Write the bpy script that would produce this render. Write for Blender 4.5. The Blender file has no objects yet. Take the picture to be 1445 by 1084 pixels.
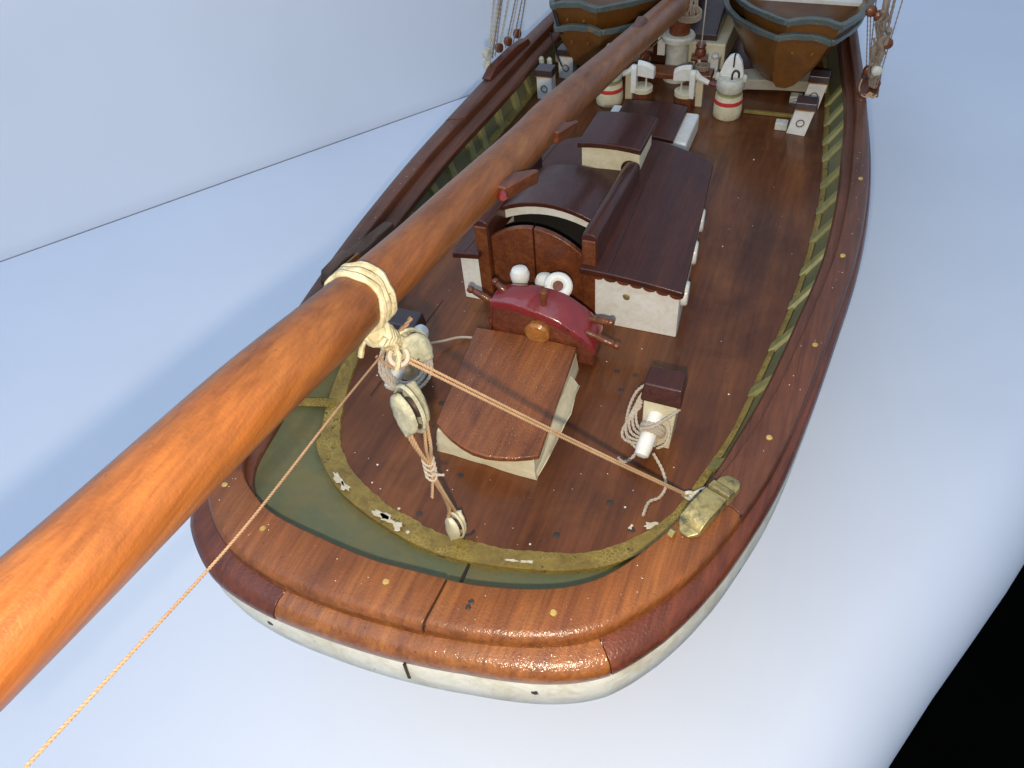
import bpy, bmesh, math, random
from mathutils import Vector, Matrix, Euler
random.seed(7)
S = bpy.context.scene
COL = S.collection
V = Vector
# ------------------------------------------------------------------ camera
RX = V((0.9313975, 0.3564777, -0.0736363))      # camera right in the world
DN = V((0.2093696, -0.6901323, -0.6927350))     # camera down
FW = V((-0.2977634, 0.6297944, -0.7174231))     # camera forward
CAM = V((0.379362, 0.0, 1.0))
cd = bpy.data.cameras.new('camera'); cam = bpy.data.objects.new('camera', cd); COL.objects.link(cam)
mw = Matrix.Identity(4)
for i in range(3):
    mw[i][0] = RX[i]; mw[i][1] = -DN[i]; mw[i][2] = -FW[i]; mw[i][3] = CAM[i]
cam.matrix_world = mw
cd.sensor_width = 36; cd.lens = 28.316; cd.clip_start = 0.01; cd.clip_end = 200
S.camera = cam
# ------------------------------------------------------------------ light
w = bpy.data.worlds.new('World'); S.world = w; w.use_nodes = True
bg = w.node_tree.nodes['Background']
bg.inputs[0].default_value = (0.62, 0.78, 1.0, 1); bg.inputs[1].default_value = 0.63
fl = bpy.data.lights.new('camera_flash', 'POINT'); flash = bpy.data.objects.new('camera_flash', fl); COL.objects.link(flash)
flash.location = CAM - RX*0.02 + DN*0.069
fl.energy = 62; fl.color = (1.0, 0.86, 0.66); fl.shadow_soft_size = 0.012
wl = bpy.data.lights.new('window_light', 'AREA'); window = bpy.data.objects.new('window_light', wl); COL.objects.link(window)
wl.shape = 'RECTANGLE'; wl.size = 4.5; wl.size_y = 3.6; wl.energy = 70; wl.color = (0.52, 0.74, 1.0)
window.location = (-1.2, -0.4, 4.2)
window.rotation_euler = (V((0.0, 1.5, -0.2)) - window.location).to_track_quat('-Z', 'Y').to_euler()
S.view_settings.view_transform = 'Standard'; S.view_settings.look = 'None'
S.view_settings.exposure = 0; S.view_settings.gamma = 1
# ------------------------------------------------------------------ materials
def nodes(name):
    m = bpy.data.materials.new(name); m.use_nodes = True
    t = m.node_tree; b = t.nodes['Principled BSDF']
    return m, t, b
def N(t, kind, **kw):
    n = t.nodes.new(kind)
    for k, v in kw.items(): setattr(n, k, v)
    return n
def noise(t, vec, scale, detail=4, rough=0.55, dist=0.0):
    n = N(t, 'ShaderNodeTexNoise'); n.inputs['Scale'].default_value = scale; n.inputs['Detail'].default_value = detail
    n.inputs['Roughness'].default_value = rough; n.inputs['Distortion'].default_value = dist
    t.links.new(vec, n.inputs['Vector']); return n.outputs['Fac']
def ramp(t, fac, stops):
    r = N(t, 'ShaderNodeValToRGB'); e = r.color_ramp.elements
    while len(e) < len(stops): e.new(0.5)
    for el, (p, c) in zip(e, stops):
        el.position = p; el.color = (*c, 1) if len(c) == 3 else c
    t.links.new(fac, r.inputs[0]); return r.outputs[0]
def mix(t, fac, a, b, mode='MIX'):
    m = N(t, 'ShaderNodeMix', data_type='RGBA', blend_type=mode)
    for v, k in ((fac, 0), (a, 6), (b, 7)):
        if hasattr(v, 'links') or isinstance(v, bpy.types.NodeSocket): t.links.new(v, m.inputs[k])
        else: m.inputs[k].default_value = v if k == 0 else (*v, 1)
    return m.outputs[2]
def coords(t, scale=(1, 1, 1), rot=(0, 0, 0)):
    tc = N(t, 'ShaderNodeTexCoord'); mp = N(t, 'ShaderNodeMapping')
    mp.inputs['Scale'].default_value = scale; mp.inputs['Rotation'].default_value = rot
    t.links.new(tc.outputs['Object'], mp.inputs[0]); return mp.outputs[0]
def bump(t, b, fac, strength, dist=0.002, normal=None):
    n = N(t, 'ShaderNodeBump'); n.inputs['Strength'].default_value = strength; n.inputs['Distance'].default_value = dist
    t.links.new(fac, n.inputs['Height'])
    if normal is not None: t.links.new(normal, n.inputs['Normal'])
    t.links.new(n.outputs[0], b.inputs['Normal']); return n.outputs[0]
def wood(name, dark, mid, light, rot=(0, 0, 0), grain=26, rough=0.42, coat=0.6, crough=0.17, spark=0.35, stain=0.5, along=0.07, mott=0.4, streak=0.6):
    m, t, b = nodes(name)
    v = coords(t); g = coords(t, (grain, grain*along, grain), rot)
    gr = noise(t, g, 1.0, 7, 0.62, 0.6)
    c = ramp(t, gr, [(0.22, dark), (0.5, mid), (0.80, light)])
    fine = noise(t, coords(t, (grain*9, grain*0.5, grain*9), rot), 1.0, 3, 0.6)
    c = mix(t, 0.55, c, ramp(t, fine, [(0.3, (0.55, 0.5, 0.46)), (0.62, (1, 1, 1))]), 'MULTIPLY')
    stk = noise(t, coords(t, (grain*4.5, grain*0.11, grain*4.5), rot), 1.0, 5, 0.7)
    c = mix(t, streak, c, ramp(t, stk, [(0.50, (1, 1, 1)), (0.62, (0.62, 0.55, 0.50)), (0.72, (0.45, 0.38, 0.34))]), 'MULTIPLY')
    bl = noise(t, v, 5.5, 5, 0.65, 0.4)
    c = mix(t, stain, c, ramp(t, bl, [(0.30, (0.42, 0.36, 0.34)), (0.52, (1, 1, 1)), (0.75, (1.25, 1.12, 0.98))]), 'MULTIPLY')
    sp = noise(t, v, 90, 2, 0.5)
    c = mix(t, ramp(t, sp, [(0.71, (0, 0, 0)), (0.76, (0.55, 0.55, 0.55))]), c, (0.035, 0.018, 0.012))
    mo = noise(t, coords(t, (70, 14, 70), rot), 1.0, 4, 0.7)
    c = mix(t, mott, c, ramp(t, mo, [(0.30, (0.62, 0.56, 0.5)), (0.5, (1, 1, 1)), (0.72, (1.45, 1.35, 1.15))]), 'MULTIPLY')
    b.inputs['Specular IOR Level'].default_value = 0.32
    t.links.new(c, b.inputs['Base Color'])
    t.links.new(ramp(t, bl, [(0.3, (rough+.14,)*3), (0.7, (rough-.04,)*3)]), b.inputs['Roughness'])
    b.inputs['Coat Weight'].default_value = coat; b.inputs['Coat Roughness'].default_value = crough
    n1 = bump(t, b, gr, 0.12, 0.004)
    n2 = bump(t, b, noise(t, v, 270, 2, 0.6), spark, 0.0016, n1)
    n3 = bump(t, b, noise(t, v, 38, 3, 0.5), 0.03, 0.004, n2)
    t.links.new(n3, b.inputs['Coat Normal'])
    return m
def paint(name, base, dirt, chip=None, amount=0.5, chips=0.70, rough=0.55, coat=0.0, scale=22, rel=0.25):
    m, t, b = nodes(name); v = coords(t)
    n1 = noise(t, v, scale, 6, 0.7, 0.5)
    c = mix(t, ramp(t, n1, [(0.42, (0, 0, 0)), (0.72, (amount,)*3)]), base, dirt)
    n0 = noise(t, v, scale*5, 4, 0.6)
    c = mix(t, 0.35, c, ramp(t, n0, [(0.3, (0.72, 0.72, 0.70)), (0.6, (1, 1, 1))]), 'MULTIPLY')
    if chip:
        n2 = noise(t, v, scale*1.6, 5, 0.6, 0.2)
        c = mix(t, ramp(t, n2, [(chips, (0, 0, 0)), (chips+0.03, (1, 1, 1))]), c, chip)
    t.links.new(c, b.inputs['Base Color']); b.inputs['Roughness'].default_value = rough
    b.inputs['Coat Weight'].default_value = coat; b.inputs['Coat Roughness'].default_value = 0.15
    n4 = bump(t, b, n1, rel, 0.003)
    bump(t, b, noise(t, v, 210, 3, 0.6), 0.25, 0.0011, n4)
    return m
def fibre(name, a, c2):
    m, t, b = nodes(name); v = coords(t)
    c = mix(t, noise(t, v, 160, 3), a, c2)
    c = mix(t, 0.6, c, ramp(t, noise(t, v, 14, 3), [(0.3, (0.62, 0.58, 0.54)), (0.6, (1, 1, 1))]), 'MULTIPLY')
    t.links.new(c, b.inputs['Base Color']); b.inputs['Roughness'].default_value = 0.75
    bump(t, b, noise(t, v, 420, 2), 0.5, 0.001)
    return m
TILT = (math.radians(10.6), 0, 0)
M = dict(
    deck=wood('deck_varnish', (0.070, 0.0215, 0.0075), (0.140, 0.0440, 0.0125), (0.25, 0.090, 0.022), grain=14, coat=0.42, crough=0.10, spark=0.10, stain=0.72, along=0.12, mott=0.25, streak=0.2),
    roof=wood('roof_varnish', (0.038, 0.009, 0.006), (0.062, 0.0145, 0.009), (0.092, 0.024, 0.012), grain=30, coat=0.45, crough=0.18, spark=0.16, stain=0.35),
    lid=wood('lid_varnish', (0.14, 0.040, 0.011), (0.25, 0.075, 0.018), (0.37, 0.13, 0.030), grain=22, coat=0.85, crough=0.12, spark=1.0, stain=0.7),
    cap=wood('rail_varnish', (0.16, 0.046, 0.011), (0.255, 0.081, 0.017), (0.37, 0.138, 0.030), rot=(0, 0, 1.57), grain=18, coat=0.5, crough=0.16, spark=0.6, stain=0.5),
    cap_dark=wood('dimmed_rail_varnish', (0.080, 0.026, 0.013), (0.135, 0.043, 0.019), (0.20, 0.066, 0.027), grain=20, coat=0.45, crough=0.2, spark=0.4, stain=0.5),  # darker copy of cap: flash falloff along the rail put into the colour
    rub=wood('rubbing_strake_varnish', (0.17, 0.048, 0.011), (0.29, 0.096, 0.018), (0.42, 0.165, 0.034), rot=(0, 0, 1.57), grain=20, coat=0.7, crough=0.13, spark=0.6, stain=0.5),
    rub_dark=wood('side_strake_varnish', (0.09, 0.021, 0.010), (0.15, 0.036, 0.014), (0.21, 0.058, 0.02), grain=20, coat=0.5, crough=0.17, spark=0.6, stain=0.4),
    boom=wood('boom_varnish', (0.165, 0.050, 0.012), (0.27, 0.092, 0.020), (0.39, 0.155, 0.038), rot=TILT, grain=24, coat=0.4, crough=0.3, spark=0.32, stain=0.6, along=0.05, mott=0.3, streak=0.35),
    brown=wood('brown_varnish', (0.095, 0.025, 0.010), (0.165, 0.045, 0.014), (0.24, 0.078, 0.022), rot=(1.57, 0, 0), grain=30, coat=0.55, crough=0.15, spark=0.4),
    amber=wood('amber_varnish', (0.30, 0.11, 0.025), (0.42, 0.17, 0.04), (0.52, 0.24, 0.07), grain=40, coat=0.8, crough=0.15, spark=0.3),
    white=paint('white_paint', (0.78, 0.77, 0.73), (0.55, 0.49, 0.36), (0.16, 0.10, 0.06), 0.5, 0.77, coat=0.15),
    hull=paint('hull_white_paint', (0.80, 0.77, 0.66), (0.50, 0.43, 0.27), (0.15, 0.13, 0.07), 0.9, 0.665, scale=17),
    band=paint('aged_band_paint', (0.58, 0.52, 0.34), (0.27, 0.20, 0.09), (0.05, 0.04, 0.03), 0.95, 0.68, scale=34, rel=0.6),
    aged=paint('aged_block_paint', (0.50, 0.48, 0.34), (0.15, 0.15, 0.10), (0.04, 0.035, 0.03), 0.95, 0.66, scale=42, rel=0.6),
    worn=wood('worn_grey_wood', (0.07, 0.035, 0.022), (0.14, 0.075, 0.045), (0.22, 0.13, 0.085), grain=30, coat=0.05, spark=0.5, stain=0.8),
    cream=paint('cream_paint', (0.70, 0.64, 0.46), (0.52, 0.44, 0.26), (0.17, 0.10, 0.05), 0.6, 0.74),
    grey_white=paint('weathered_white_paint', (0.62, 0.60, 0.52), (0.36, 0.34, 0.25), (0.06, 0.06, 0.05), 0.9, 0.70, scale=40),
    green=paint('bulwark_green_paint', (0.118, 0.130, 0.066), (0.18, 0.140, 0.050), (0.30, 0.28, 0.21), 0.9, 0.765, rough=0.5, coat=0.12, scale=11),
    olive=paint('olive_paint', (0.25, 0.175, 0.036), (0.12, 0.078, 0.018), (0.05, 0.030, 0.012), 0.95, 0.64, coat=0.25, scale=38, rel=0.8),
    rib=paint('stanchion_paint', (0.29, 0.27, 0.10), (0.14, 0.135, 0.05), None, 0.8, coat=0.15),
    red=paint('red_enamel', (0.21, 0.015, 0.016), (0.10, 0.012, 0.008), (0.06, 0.012, 0.01), 0.7, 0.70, rough=0.3, coat=0.8, rel=0.5),
    redband=paint('red_stripe_paint', (0.55, 0.035, 0.025), (0.36, 0.025, 0.02), None, 0.5),
    dark=paint('dark_purple_paint', (0.045, 0.026, 0.028), (0.07, 0.045, 0.042), (0.18, 0.07, 0.03), 0.8, 0.70, rough=0.3, coat=0.5),
    black=paint('black_paint', (0.008, 0.007, 0.007), (0.02, 0.016, 0.014), None, 0.5, rough=0.7),
    seam=paint('seam_pitch', (0.022, 0.012, 0.008), (0.05, 0.025, 0.012), None, 0.5, rough=0.7),
    boat=paint('dory_ochre_paint', (0.20, 0.080, 0.015), (0.12, 0.045, 0.010), (0.30, 0.15, 0.05), 0.9, 0.76, rough=0.38, coat=0.25, scale=12),
    boatrim=paint('dory_grey_green_paint', (0.105, 0.130, 0.118), (0.055, 0.065, 0.055), (0.22, 0.13, 0.05), 0.8, 0.62, coat=0.15),
    beige=paint('beige_paint', (0.40, 0.36, 0.29), (0.26, 0.22, 0.16), None, 0.6),
    plug=paint('plug_putty', (0.50, 0.34, 0.10), (0.30, 0.17, 0.05), None, 0.6),
    iron=paint('iron_nail', (0.030, 0.024, 0.022), (0.09, 0.05, 0.03), None, 0.6),
    flake=paint('chipped_undercoat', (0.60, 0.55, 0.42), (0.36, 0.30, 0.20), None, 0.8, scale=60),
    rope_brown=fibre('brown_cord', (0.25, 0.15, 0.085), (0.36, 0.23, 0.14)),
    rope=fibre('tan_cord', (0.40, 0.24, 0.12), (0.54, 0.36, 0.21)),
    rope_pale=fibre('pale_cord', (0.40, 0.34, 0.27), (0.58, 0.50, 0.40)),
    rope_dark=fibre('weathered_cord', (0.20, 0.145, 0.10), (0.33, 0.26, 0.20)),
    dust=paint('dust', (0.80, 0.78, 0.74), (0.6, 0.55, 0.5), None, 0.5),
)
def brass():
    m, t, b = nodes('tarnished_brass'); v = coords(t)
    n = noise(t, v, 30, 6, 0.75)
    t.links.new(ramp(t, n, [(0.36, (0.07, 0.075, 0.05)), (0.50, (0.38, 0.30, 0.12)), (0.66, (0.68, 0.55, 0.26))]), b.inputs['Base Color'])
    t.links.new(ramp(t, n, [(0.35, (0.2,)*3), (0.6, (0.75,)*3)]), b.inputs['Metallic'])
    b.inputs['Roughness'].default_value = 0.42; bump(t, b, noise(t, v, 55, 4), 0.4, 0.003); return m
M['brass'] = brass()
def crackle(m):
    t = m.node_tree; b = t.nodes['Principled BSDF']; v = coords(t)
    vo = N(t, 'ShaderNodeTexVoronoi', feature='DISTANCE_TO_EDGE'); vo.inputs['Scale'].default_value = 150; t.links.new(v, vo.inputs['Vector'])
    k = ramp(t, vo.outputs['Distance'], [(0.0, (0.8, 0.8, 0.8)), (0.13, (0, 0, 0))]); k2 = ramp(t, noise(t, v, 9, 5, 0.75), [(0.49, (0, 0, 0)), (0.6, (1, 1, 1))])
    f = mix(t, 1.0, k, k2, 'MULTIPLY'); old = b.inputs['Base Color'].links[0].from_socket
    t.links.new(mix(t, f, old, (0.40, 0.30, 0.07)), b.inputs['Base Color'])
crackle(M['olive'])
def cloth(name, base, rough=0.75):
    m, t, b = nodes(name); v = coords(t)
    c = mix(t, ramp(t, noise(t, v, 1.3, 3), [(0.35, (0, 0, 0)), (0.7, (1, 1, 1))]), base, tuple(x*0.94 for x in base))
    t.links.new(c, b.inputs['Base Color']); b.inputs['Roughness'].default_value = rough
    n1 = bump(t, b, noise(t, v, 2.2, 3), 0.16, 0.05)
    bump(t, b, noise(t, v, 420, 2), 0.12, 0.001, n1); return m
M['sheet'] = cloth('pale_blue_backdrop_paper', (0.74, 0.775, 0.87))
M['wall'] = cloth('pale_blue_wall', (0.80, 0.83, 0.90))
M['floor'] = paint('blacked_out_floor', (0.002, 0.002, 0.002), (0.003, 0.003, 0.0025), None, 0.5, rough=1.0, scale=3)  # nearly black: darkness of the room below the table put into the colour
M['floor'].node_tree.nodes['Principled BSDF'].inputs['Specular IOR Level'].default_value = 0.0
# ------------------------------------------------------------------ mesh helpers
def rigid(bm, M4, start=0):
    bm.verts.ensure_lookup_table()
    for vtx in bm.verts[start:]: vtx.co = M4 @ vtx.co
def hexa(bm, lo, hi):
    """eight corners: lo = 4 points, hi = 4 points, same winding"""
    a = [bm.verts.new(p) for p in lo]; b = [bm.verts.new(p) for p in hi]
    bm.faces.new(a[::-1]); bm.faces.new(b)
    for i in range(4): bm.faces.new((a[i], a[(i+1) % 4], b[(i+1) % 4], b[i]))
def box(bm, x0, x1, y0, y1, z0, z1, tx=0, ty=0):
    hexa(bm, [(x0, y0, z0), (x1, y0, z0), (x1, y1, z0), (x0, y1, z0)],
         [(x0+tx, y0+ty, z1), (x1-tx, y0+ty, z1), (x1-tx, y1-ty, z1), (x0+tx, y1-ty, z1)])
def basis(d):
    d = d.normalized(); u = V((0, 0, 1)) if abs(d.z) < 0.9 else V((1, 0, 0))
    a = d.cross(u).normalized(); return a, d.cross(a).normalized()
def tube(bm, pts, r, n=10, cap=True):
    pts = [V(p) for p in pts]; R = r if isinstance(r, (list, tuple)) else [r]*len(pts)
    rings = []; a = None
    for i, p in enumerate(pts):
        d = (pts[min(i+1, len(pts)-1)] - pts[max(i-1, 0)]).normalized()
        if a is None: a, b = basis(d)
        else:
            a = (a - d*a.dot(d)).normalized(); b = d.cross(a)
        rings.append([bm.verts.new(p + (a*math.cos(k*2*math.pi/n) + b*math.sin(k*2*math.pi/n))*R[i]) for k in range(n)])
    for i in range(len(rings)-1):
        for k in range(n): bm.faces.new((rings[i][k], rings[i][(k+1) % n], rings[i+1][(k+1) % n], rings[i+1][k]))
    if cap:
        bm.faces.new(rings[0][::-1]); bm.faces.new(rings[-1])
def lathe(bm, prof, c=(0, 0, 0), d=(0, 0, 1), n=20):
    """prof: (radius, height) along axis d from c"""
    c = V(c); d = V(d).normalized()
    tube(bm, [c + d*h for _, h in prof], [max(r, 1e-5) for r, _ in prof], n)
def ltube(bm, prof, c, d, n=20):
    c = V(c); d = V(d).normalized(); a, b = basis(d); rings = []
    for r, h in prof:
        rings.append([bm.verts.new(c + d*h + (a*math.cos(k*2*math.pi/n) + b*math.sin(k*2*math.pi/n))*max(r, 1e-5)) for k in range(n)])
    for i in range(len(rings)-1):
        for k in range(n): bm.faces.new((rings[i][k], rings[i][(k+1) % n], rings[i+1][(k+1) % n], rings[i+1][k]))
    bm.faces.new(rings[0][::-1]); bm.faces.new(rings[-1])
def spline(pts, n):
    """n points evenly spread along a Catmull-Rom curve through pts"""
    P = [V(p) for p in pts]; out = []
    for i in range(len(P)-1):
        p0, p1, p2, p3 = P[max(i-1, 0)], P[i], P[i+1], P[min(i+2, len(P)-1)]
        for k in range(12):
            t = k/12
            out.append(0.5*((2*p1) + (p2-p0)*t + (2*p0-5*p1+4*p2-p3)*t*t + (3*p1-p0-3*p2+p3)*t**3))
    out.append(P[-1])
    L = [0]
    for a, b in zip(out, out[1:]): L.append(L[-1] + (b-a).length)
    res = []; j = 0
    for k in range(n):
        s = L[-1]*k/(n-1)
        while j < len(L)-2 and L[j+1] < s: j += 1
        u = (s-L[j])/max(L[j+1]-L[j], 1e-9); res.append(out[j].lerp(out[j+1], min(u, 1)))
    return res
def cord(bm, pts, r, pitch=None, strands=2, n=6, smooth=True, fray=0.0):
    """a laid rope: strands wound round the path"""
    P = [V(p) for p in pts]
    L = sum((b-a).length for a, b in zip(P, P[1:])); pitch = pitch or r*5
    k = max(4, int(L/pitch*7)); path = spline(P, k) if len(P) > 2 else [P[0].lerp(P[1], i/(k-1)) for i in range(k)]
    fr = []; a = None
    for i, p in enumerate(path):
        d = (path[min(i+1, k-1)] - path[max(i-1, 0)]).normalized()
        if a is None: a, b = basis(d)
        else: a = (a - d*a.dot(d)).normalized(); b = d.cross(a)
        fr.append((p, a.copy(), b.copy()))
    for s in range(strands):
        pts2 = []
        for i, (p, a, b) in enumerate(fr):
            th = i/7*2*math.pi + s*2*math.pi/strands
            pts2.append(p + (a*math.cos(th) + b*math.sin(th))*r*0.40)
        tube(bm, pts2, r*0.64, n)
def loft(bm, rings, closed_ring=True, caps=True, closed=False):
    vs = [[bm.verts.new(p) for p in ring] for ring in rings]; n = len(vs[0])
    for i in range(len(vs) if closed else len(vs)-1):
        A, B = vs[i], vs[(i+1) % len(vs)]
        for k in range(n if closed_ring else n-1): bm.faces.new((A[k], A[(k+1) % n], B[(k+1) % n], B[k]))
    if caps and not closed and closed_ring:
        bm.faces.new(vs[0][::-1]); bm.faces.new(vs[-1])
def obj(name, bm, mat, parent=None, smooth=True, bevel=0.0, segs=2, label=None, angle=35, sub=0, rough=0.0):
    if rough:
        for v in bm.verts: v.co += V((random.uniform(-1, 1), random.uniform(-1, 1), random.uniform(-1, 1)))*rough
    bmesh.ops.recalc_face_normals(bm, faces=bm.faces)
    me = bpy.data.meshes.new(name); bm.to_mesh(me); bm.free()
    o = bpy.data.objects.new(name, me); COL.objects.link(o)
    me.materials.append(M[mat] if isinstance(mat, str) else mat)
    if smooth:
        for p in me.polygons: p.use_smooth = True
    if bevel:
        b = o.modifiers.new('bevel', 'BEVEL'); b.width = bevel; b.segments = segs; b.limit_method = 'ANGLE'; b.angle_limit = math.radians(angle)
        b.harden_normals = True
    elif smooth:
        me.set_sharp_from_angle(angle=math.radians(angle))
    if sub:
        s = o.modifiers.new('sub', 'SUBSURF'); s.levels = sub; s.render_levels = sub
    if parent is not None:
        o.parent = parent
        pm = Matrix.Identity(4); q = parent
        while q is not None:
            if q.type == 'EMPTY': pm = Matrix.Translation(q.location); break
            q = q.parent
        if parent.type == 'EMPTY': o.matrix_parent_inverse = pm.inverted()
    if label: o['label'] = label
    return o
def thing(name, loc, label, cat, group=None):
    o = bpy.data.objects.new(name, None); COL.objects.link(o); o.location = loc; o.empty_display_size = 0.02
    return tag(o, label, cat, group)
def tag(o, label, cat, group=None):
    o['label'] = label; o['category'] = cat
    if group: o['group'] = group
    return o
def B(): return bmesh.new()
def dup(root, d, label, mirror=False):
    """copy a thing, its parts and sub-parts"""
    r = root.copy(); COL.objects.link(r); r.location = root.location + V(d); r['label'] = label
    def rec(src, dst):
        for ch in list(src.children):
            c = ch.copy(); COL.objects.link(c); pi = ch.matrix_parent_inverse.copy(); c.parent = dst; c.matrix_parent_inverse = pi; rec(ch, c)
    rec(root, r); return r
# ------------------------------------------------------------------ setting
SZ = -0.40
def backdrop():
    # paper sheet: flat top, rolled over the table edge at the right
    u = V((0.393, 0.920, 0)); n = V((0.920, -0.393, 0)); e = V((0.899, 1.079, SZ)) + n*0.006
    R = 0.19; prof = [(-7.0, 0), (-4, 0), (-1.6, 0), (-0.5, 0), (-R, 0)]
    for k in range(1, 13):
        a = k/12*math.pi/2; prof.append((-R + R*math.sin(a), -R + R*math.cos(a)))
    prof += [(0.004, -0.8), (0.004, -1.55)]
    bm = B(); rows = []
    for i in range(61):
        s = -2.5 + i*0.16; wob = 0.006*math.sin(s*3.1) + 0.004*math.sin(s*7.3+1)
        rows.append([e + u*s + n*(p + (wob if p > -0.2 else 0)) + V((0, 0, h)) for p, h in prof])
    loft(bm, rows, closed_ring=False, caps=False)
    bmesh.ops.bisect_plane(bm, geom=bm.verts[:]+bm.edges[:]+bm.faces[:], plane_co=(-1.9, 1.256, 0), plane_no=(-0.795, 0.606, 0), clear_outer=True)
    o_sheet = o = obj('table_sheet', bm, 'sheet', smooth=True, angle=60); o['kind'] = 'structure'
    # wall of paper rising behind the port side; its foot curls a little
    a = V((-1.901, 1.256, SZ)); d = V((0.606, 0.795, 0)); nn = V((-0.795, 0.606, 0))
    bm = B(); rows = []
    for i in range(50):
        s = -3 + i*0.15; k = 0.010 + 0.010*max(0, math.sin(s*1.2+0.6))
        p = a + d*s
        rows.append([p + nn*0.02 + V((0, 0, -0.01)), p + nn*0.004 + V((0, 0, -.002)), p - nn*0.001 + V((0, 0, .002+k*.15)), p + nn*0.006 + V((0, 0, k+0.03)),
                     p + nn*(0.02+0.01*math.sin(s*2)) + V((0, 0, 0.22)), p + nn*(0.05+0.015*math.sin(s*1.3)) + V((0, 0, 0.7)), p + nn*0.10 + V((0, 0, 1.6)), p + nn*0.12 + V((0, 0, 3.4))])
    loft(bm, rows, closed_ring=False, caps=False)
    o = obj('wall', bm, 'wall', smooth=True, angle=80); o['kind'] = 'structure'
    bm = B(); box(bm, -12, 12, -8, 14, -2.1, -2.0); o = obj('floor', bm, 'floor', smooth=False); o['kind'] = 'structure'
backdrop()
# ------------------------------------------------------------------ hull
BR = [(0, .371), (.10, .382), (.19, .405), (.25, .437), (.30, .492), (.345, .56), (.378, .64), (.41, .745), (.434, .88), (.456, 1.06), (.475, 1.25), (.48, 1.44), (.471, 1.63), (.45, 1.83), (.42, 2.07), (.37, 2.37), (.24, 2.83), (0, 3.2)]
BL = [(0, .371), (-.10, .369), (-.185, .378), (-.26, .40), (-.325, .447), (-.362, .51), (-.39, .60), (-.412, .70), (-.430, .85), (-.445, 1.03), (-.451, 1.2), (-.452, 1.40), (-.4435, 1.66), (-.437, 1.8), (-.425, 2.0), (-.38, 2.36), (-.25, 2.82), (0, 3.2)]
IR = [(0, .443), (.08, .449), (.155, .467), (.205, .489), (.245, .523), (.287, .588), (.324, .67), (.361, .77), (.390, .895), (.416, 1.07), (.438, 1.25), (.444, 1.44), (.438, 1.63), (.426, 1.826), (.395, 2.06), (.345, 2.355), (.215, 2.80), (0, 3.15)]
IL = [(0, .443), (-.06, .441), (-.138, .4485), (-.214, .46), (-.263, .479), (-.311, .516), (-.345, .59), (-.370, .70), (-.390, .85), (-.407, 1.03), (-.414, 1.18), (-.413, 1.42), (-.397, 1.675), (-.39, 1.81), (-.38, 2.0), (-.345, 2.34), (-.22, 2.79), (0, 3.15)]
WR = [(0, .534), (.05, .538), (.10, .547), (.158, .562), (.213, .588), (.2586, .63), (.298, .699), (.325, .80), (.347, .90), (.367, 1.05), (.388, 1.208), (.40, 1.42), (.398, 1.62), (.383, 1.80), (.36, 2.05), (.315, 2.33), (.195, 2.77), (0, 3.1)]
WL = [(0, .534), (-.05, .538), (-.10, .55), (-.143, .563), (-.201, .587), (-.25, .624), (-.288, .668), (-.325, .77), (-.35, .90), (-.365, 1.05), (-.376, 1.2), (-.382, 1.40), (-.377, 1.65), (-.37, 1.79), (-.36, 2.0), (-.32, 2.33), (-.2, 2.77), (0, 3.1)]
SUB = 8
def curve(L, R):
    """port bow -> stern -> starboard bow, SUB samples per station"""
    P = [V((x, y, 0)) for x, y in L[::-1]] + [V((x, y, 0)) for x, y in R[1:]]
    out = []
    for i in range(len(P)-1):
        p0, p1, p2, p3 = P[max(i-1, 0)], P[i], P[i+1], P[min(i+2, len(P)-1)]
        for k in range(SUB):
            t = k/SUB
            out.append(0.5*((2*p1) + (p2-p0)*t + (2*p0-5*p1+4*p2-p3)*t*t + (3*p1-p0-3*p2+p3)*t**3))
    out.append(P[-1]); return out
CB, CI, CW = curve(BL, BR), curve(IL, IR), curve(WL, WR)
NP = len(CB); MID = 17*SUB
def nrm(c, i):
    d = (c[min(i+1, NP-1)] - c[max(i-1, 0)]).normalized(); return V((d.y, -d.x, 0))   # outward
def at(c, f):
    i = max(0, min(NP-2, int(f))); return c[i].lerp(c[i+1], f-i)
def nat(c, f):
    i = max(0, min(NP-2, int(f))); return nrm(c, i).lerp(nrm(c, i+1), f-i).normalized()
def span(a, b): return [a] + [k for k in range(int(a)+1, int(math.ceil(b))) if a+.2 < k < b-.2] + [b]
def station(i): return abs(i-MID)/SUB
def tab(t, k):
    k = min(k, len(t)-1); j = int(k); return t[j] + (t[min(j+1, len(t)-1)]-t[j])*(k-j)
hull = thing('ship_hull', (0, 1.4, SZ), 'varnished wooden model ship hull with green bulwarks, standing on the pale blue sheet', 'model ship')
OUT = [.030, .028, .033, .036, .032, .022, .018, .014, .011, .010, .009, .008]
OUTL = [.030, .030, .034, .037, .036, .026, .02, .016, .012, .010, .009, .008]
def outw(i): return tab(OUT if i >= MID else OUTL, station(i))
# shell
bm = B(); rows = []
for i in range(NP):
    n = nrm(CB, i); o = outw(i)
    if i in (0, NP-1): n = V((0, 1, 0))
    b = CB[i]; k = V((0.03*(1 if b.x > 0 else -1) if abs(b.x) > .03 else b.x, min(max(b.y, 1.0), 2.9), 0))
    r = [b + n*0.004 + V((0, 0, .078)), b + n*(o*.72) + V((0, 0, .058)), b + n*(o*.92) + V((0, 0, .042)), b + n*(o*.96) + V((0, 0, .012)), b + n*(o*.84) + V((0, 0, -.02))]
    for z, f in ((-.07, .035), (-.14, .17), (-.23, .40), (-.32, .70), (-.395, .97)):
        p = b.lerp(k, f); r.append(V((p.x, p.y, z)))
    rows.append(r)
loft(bm, rows, closed_ring=False, caps=False); obj('hull_planking', bm, 'hull', hull, angle=70)
bm = B(); box(bm, -.02, .02, .95, 2.95, SZ+.001, -.385); obj('keel', bm, 'hull', hull, bevel=.004)
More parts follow.
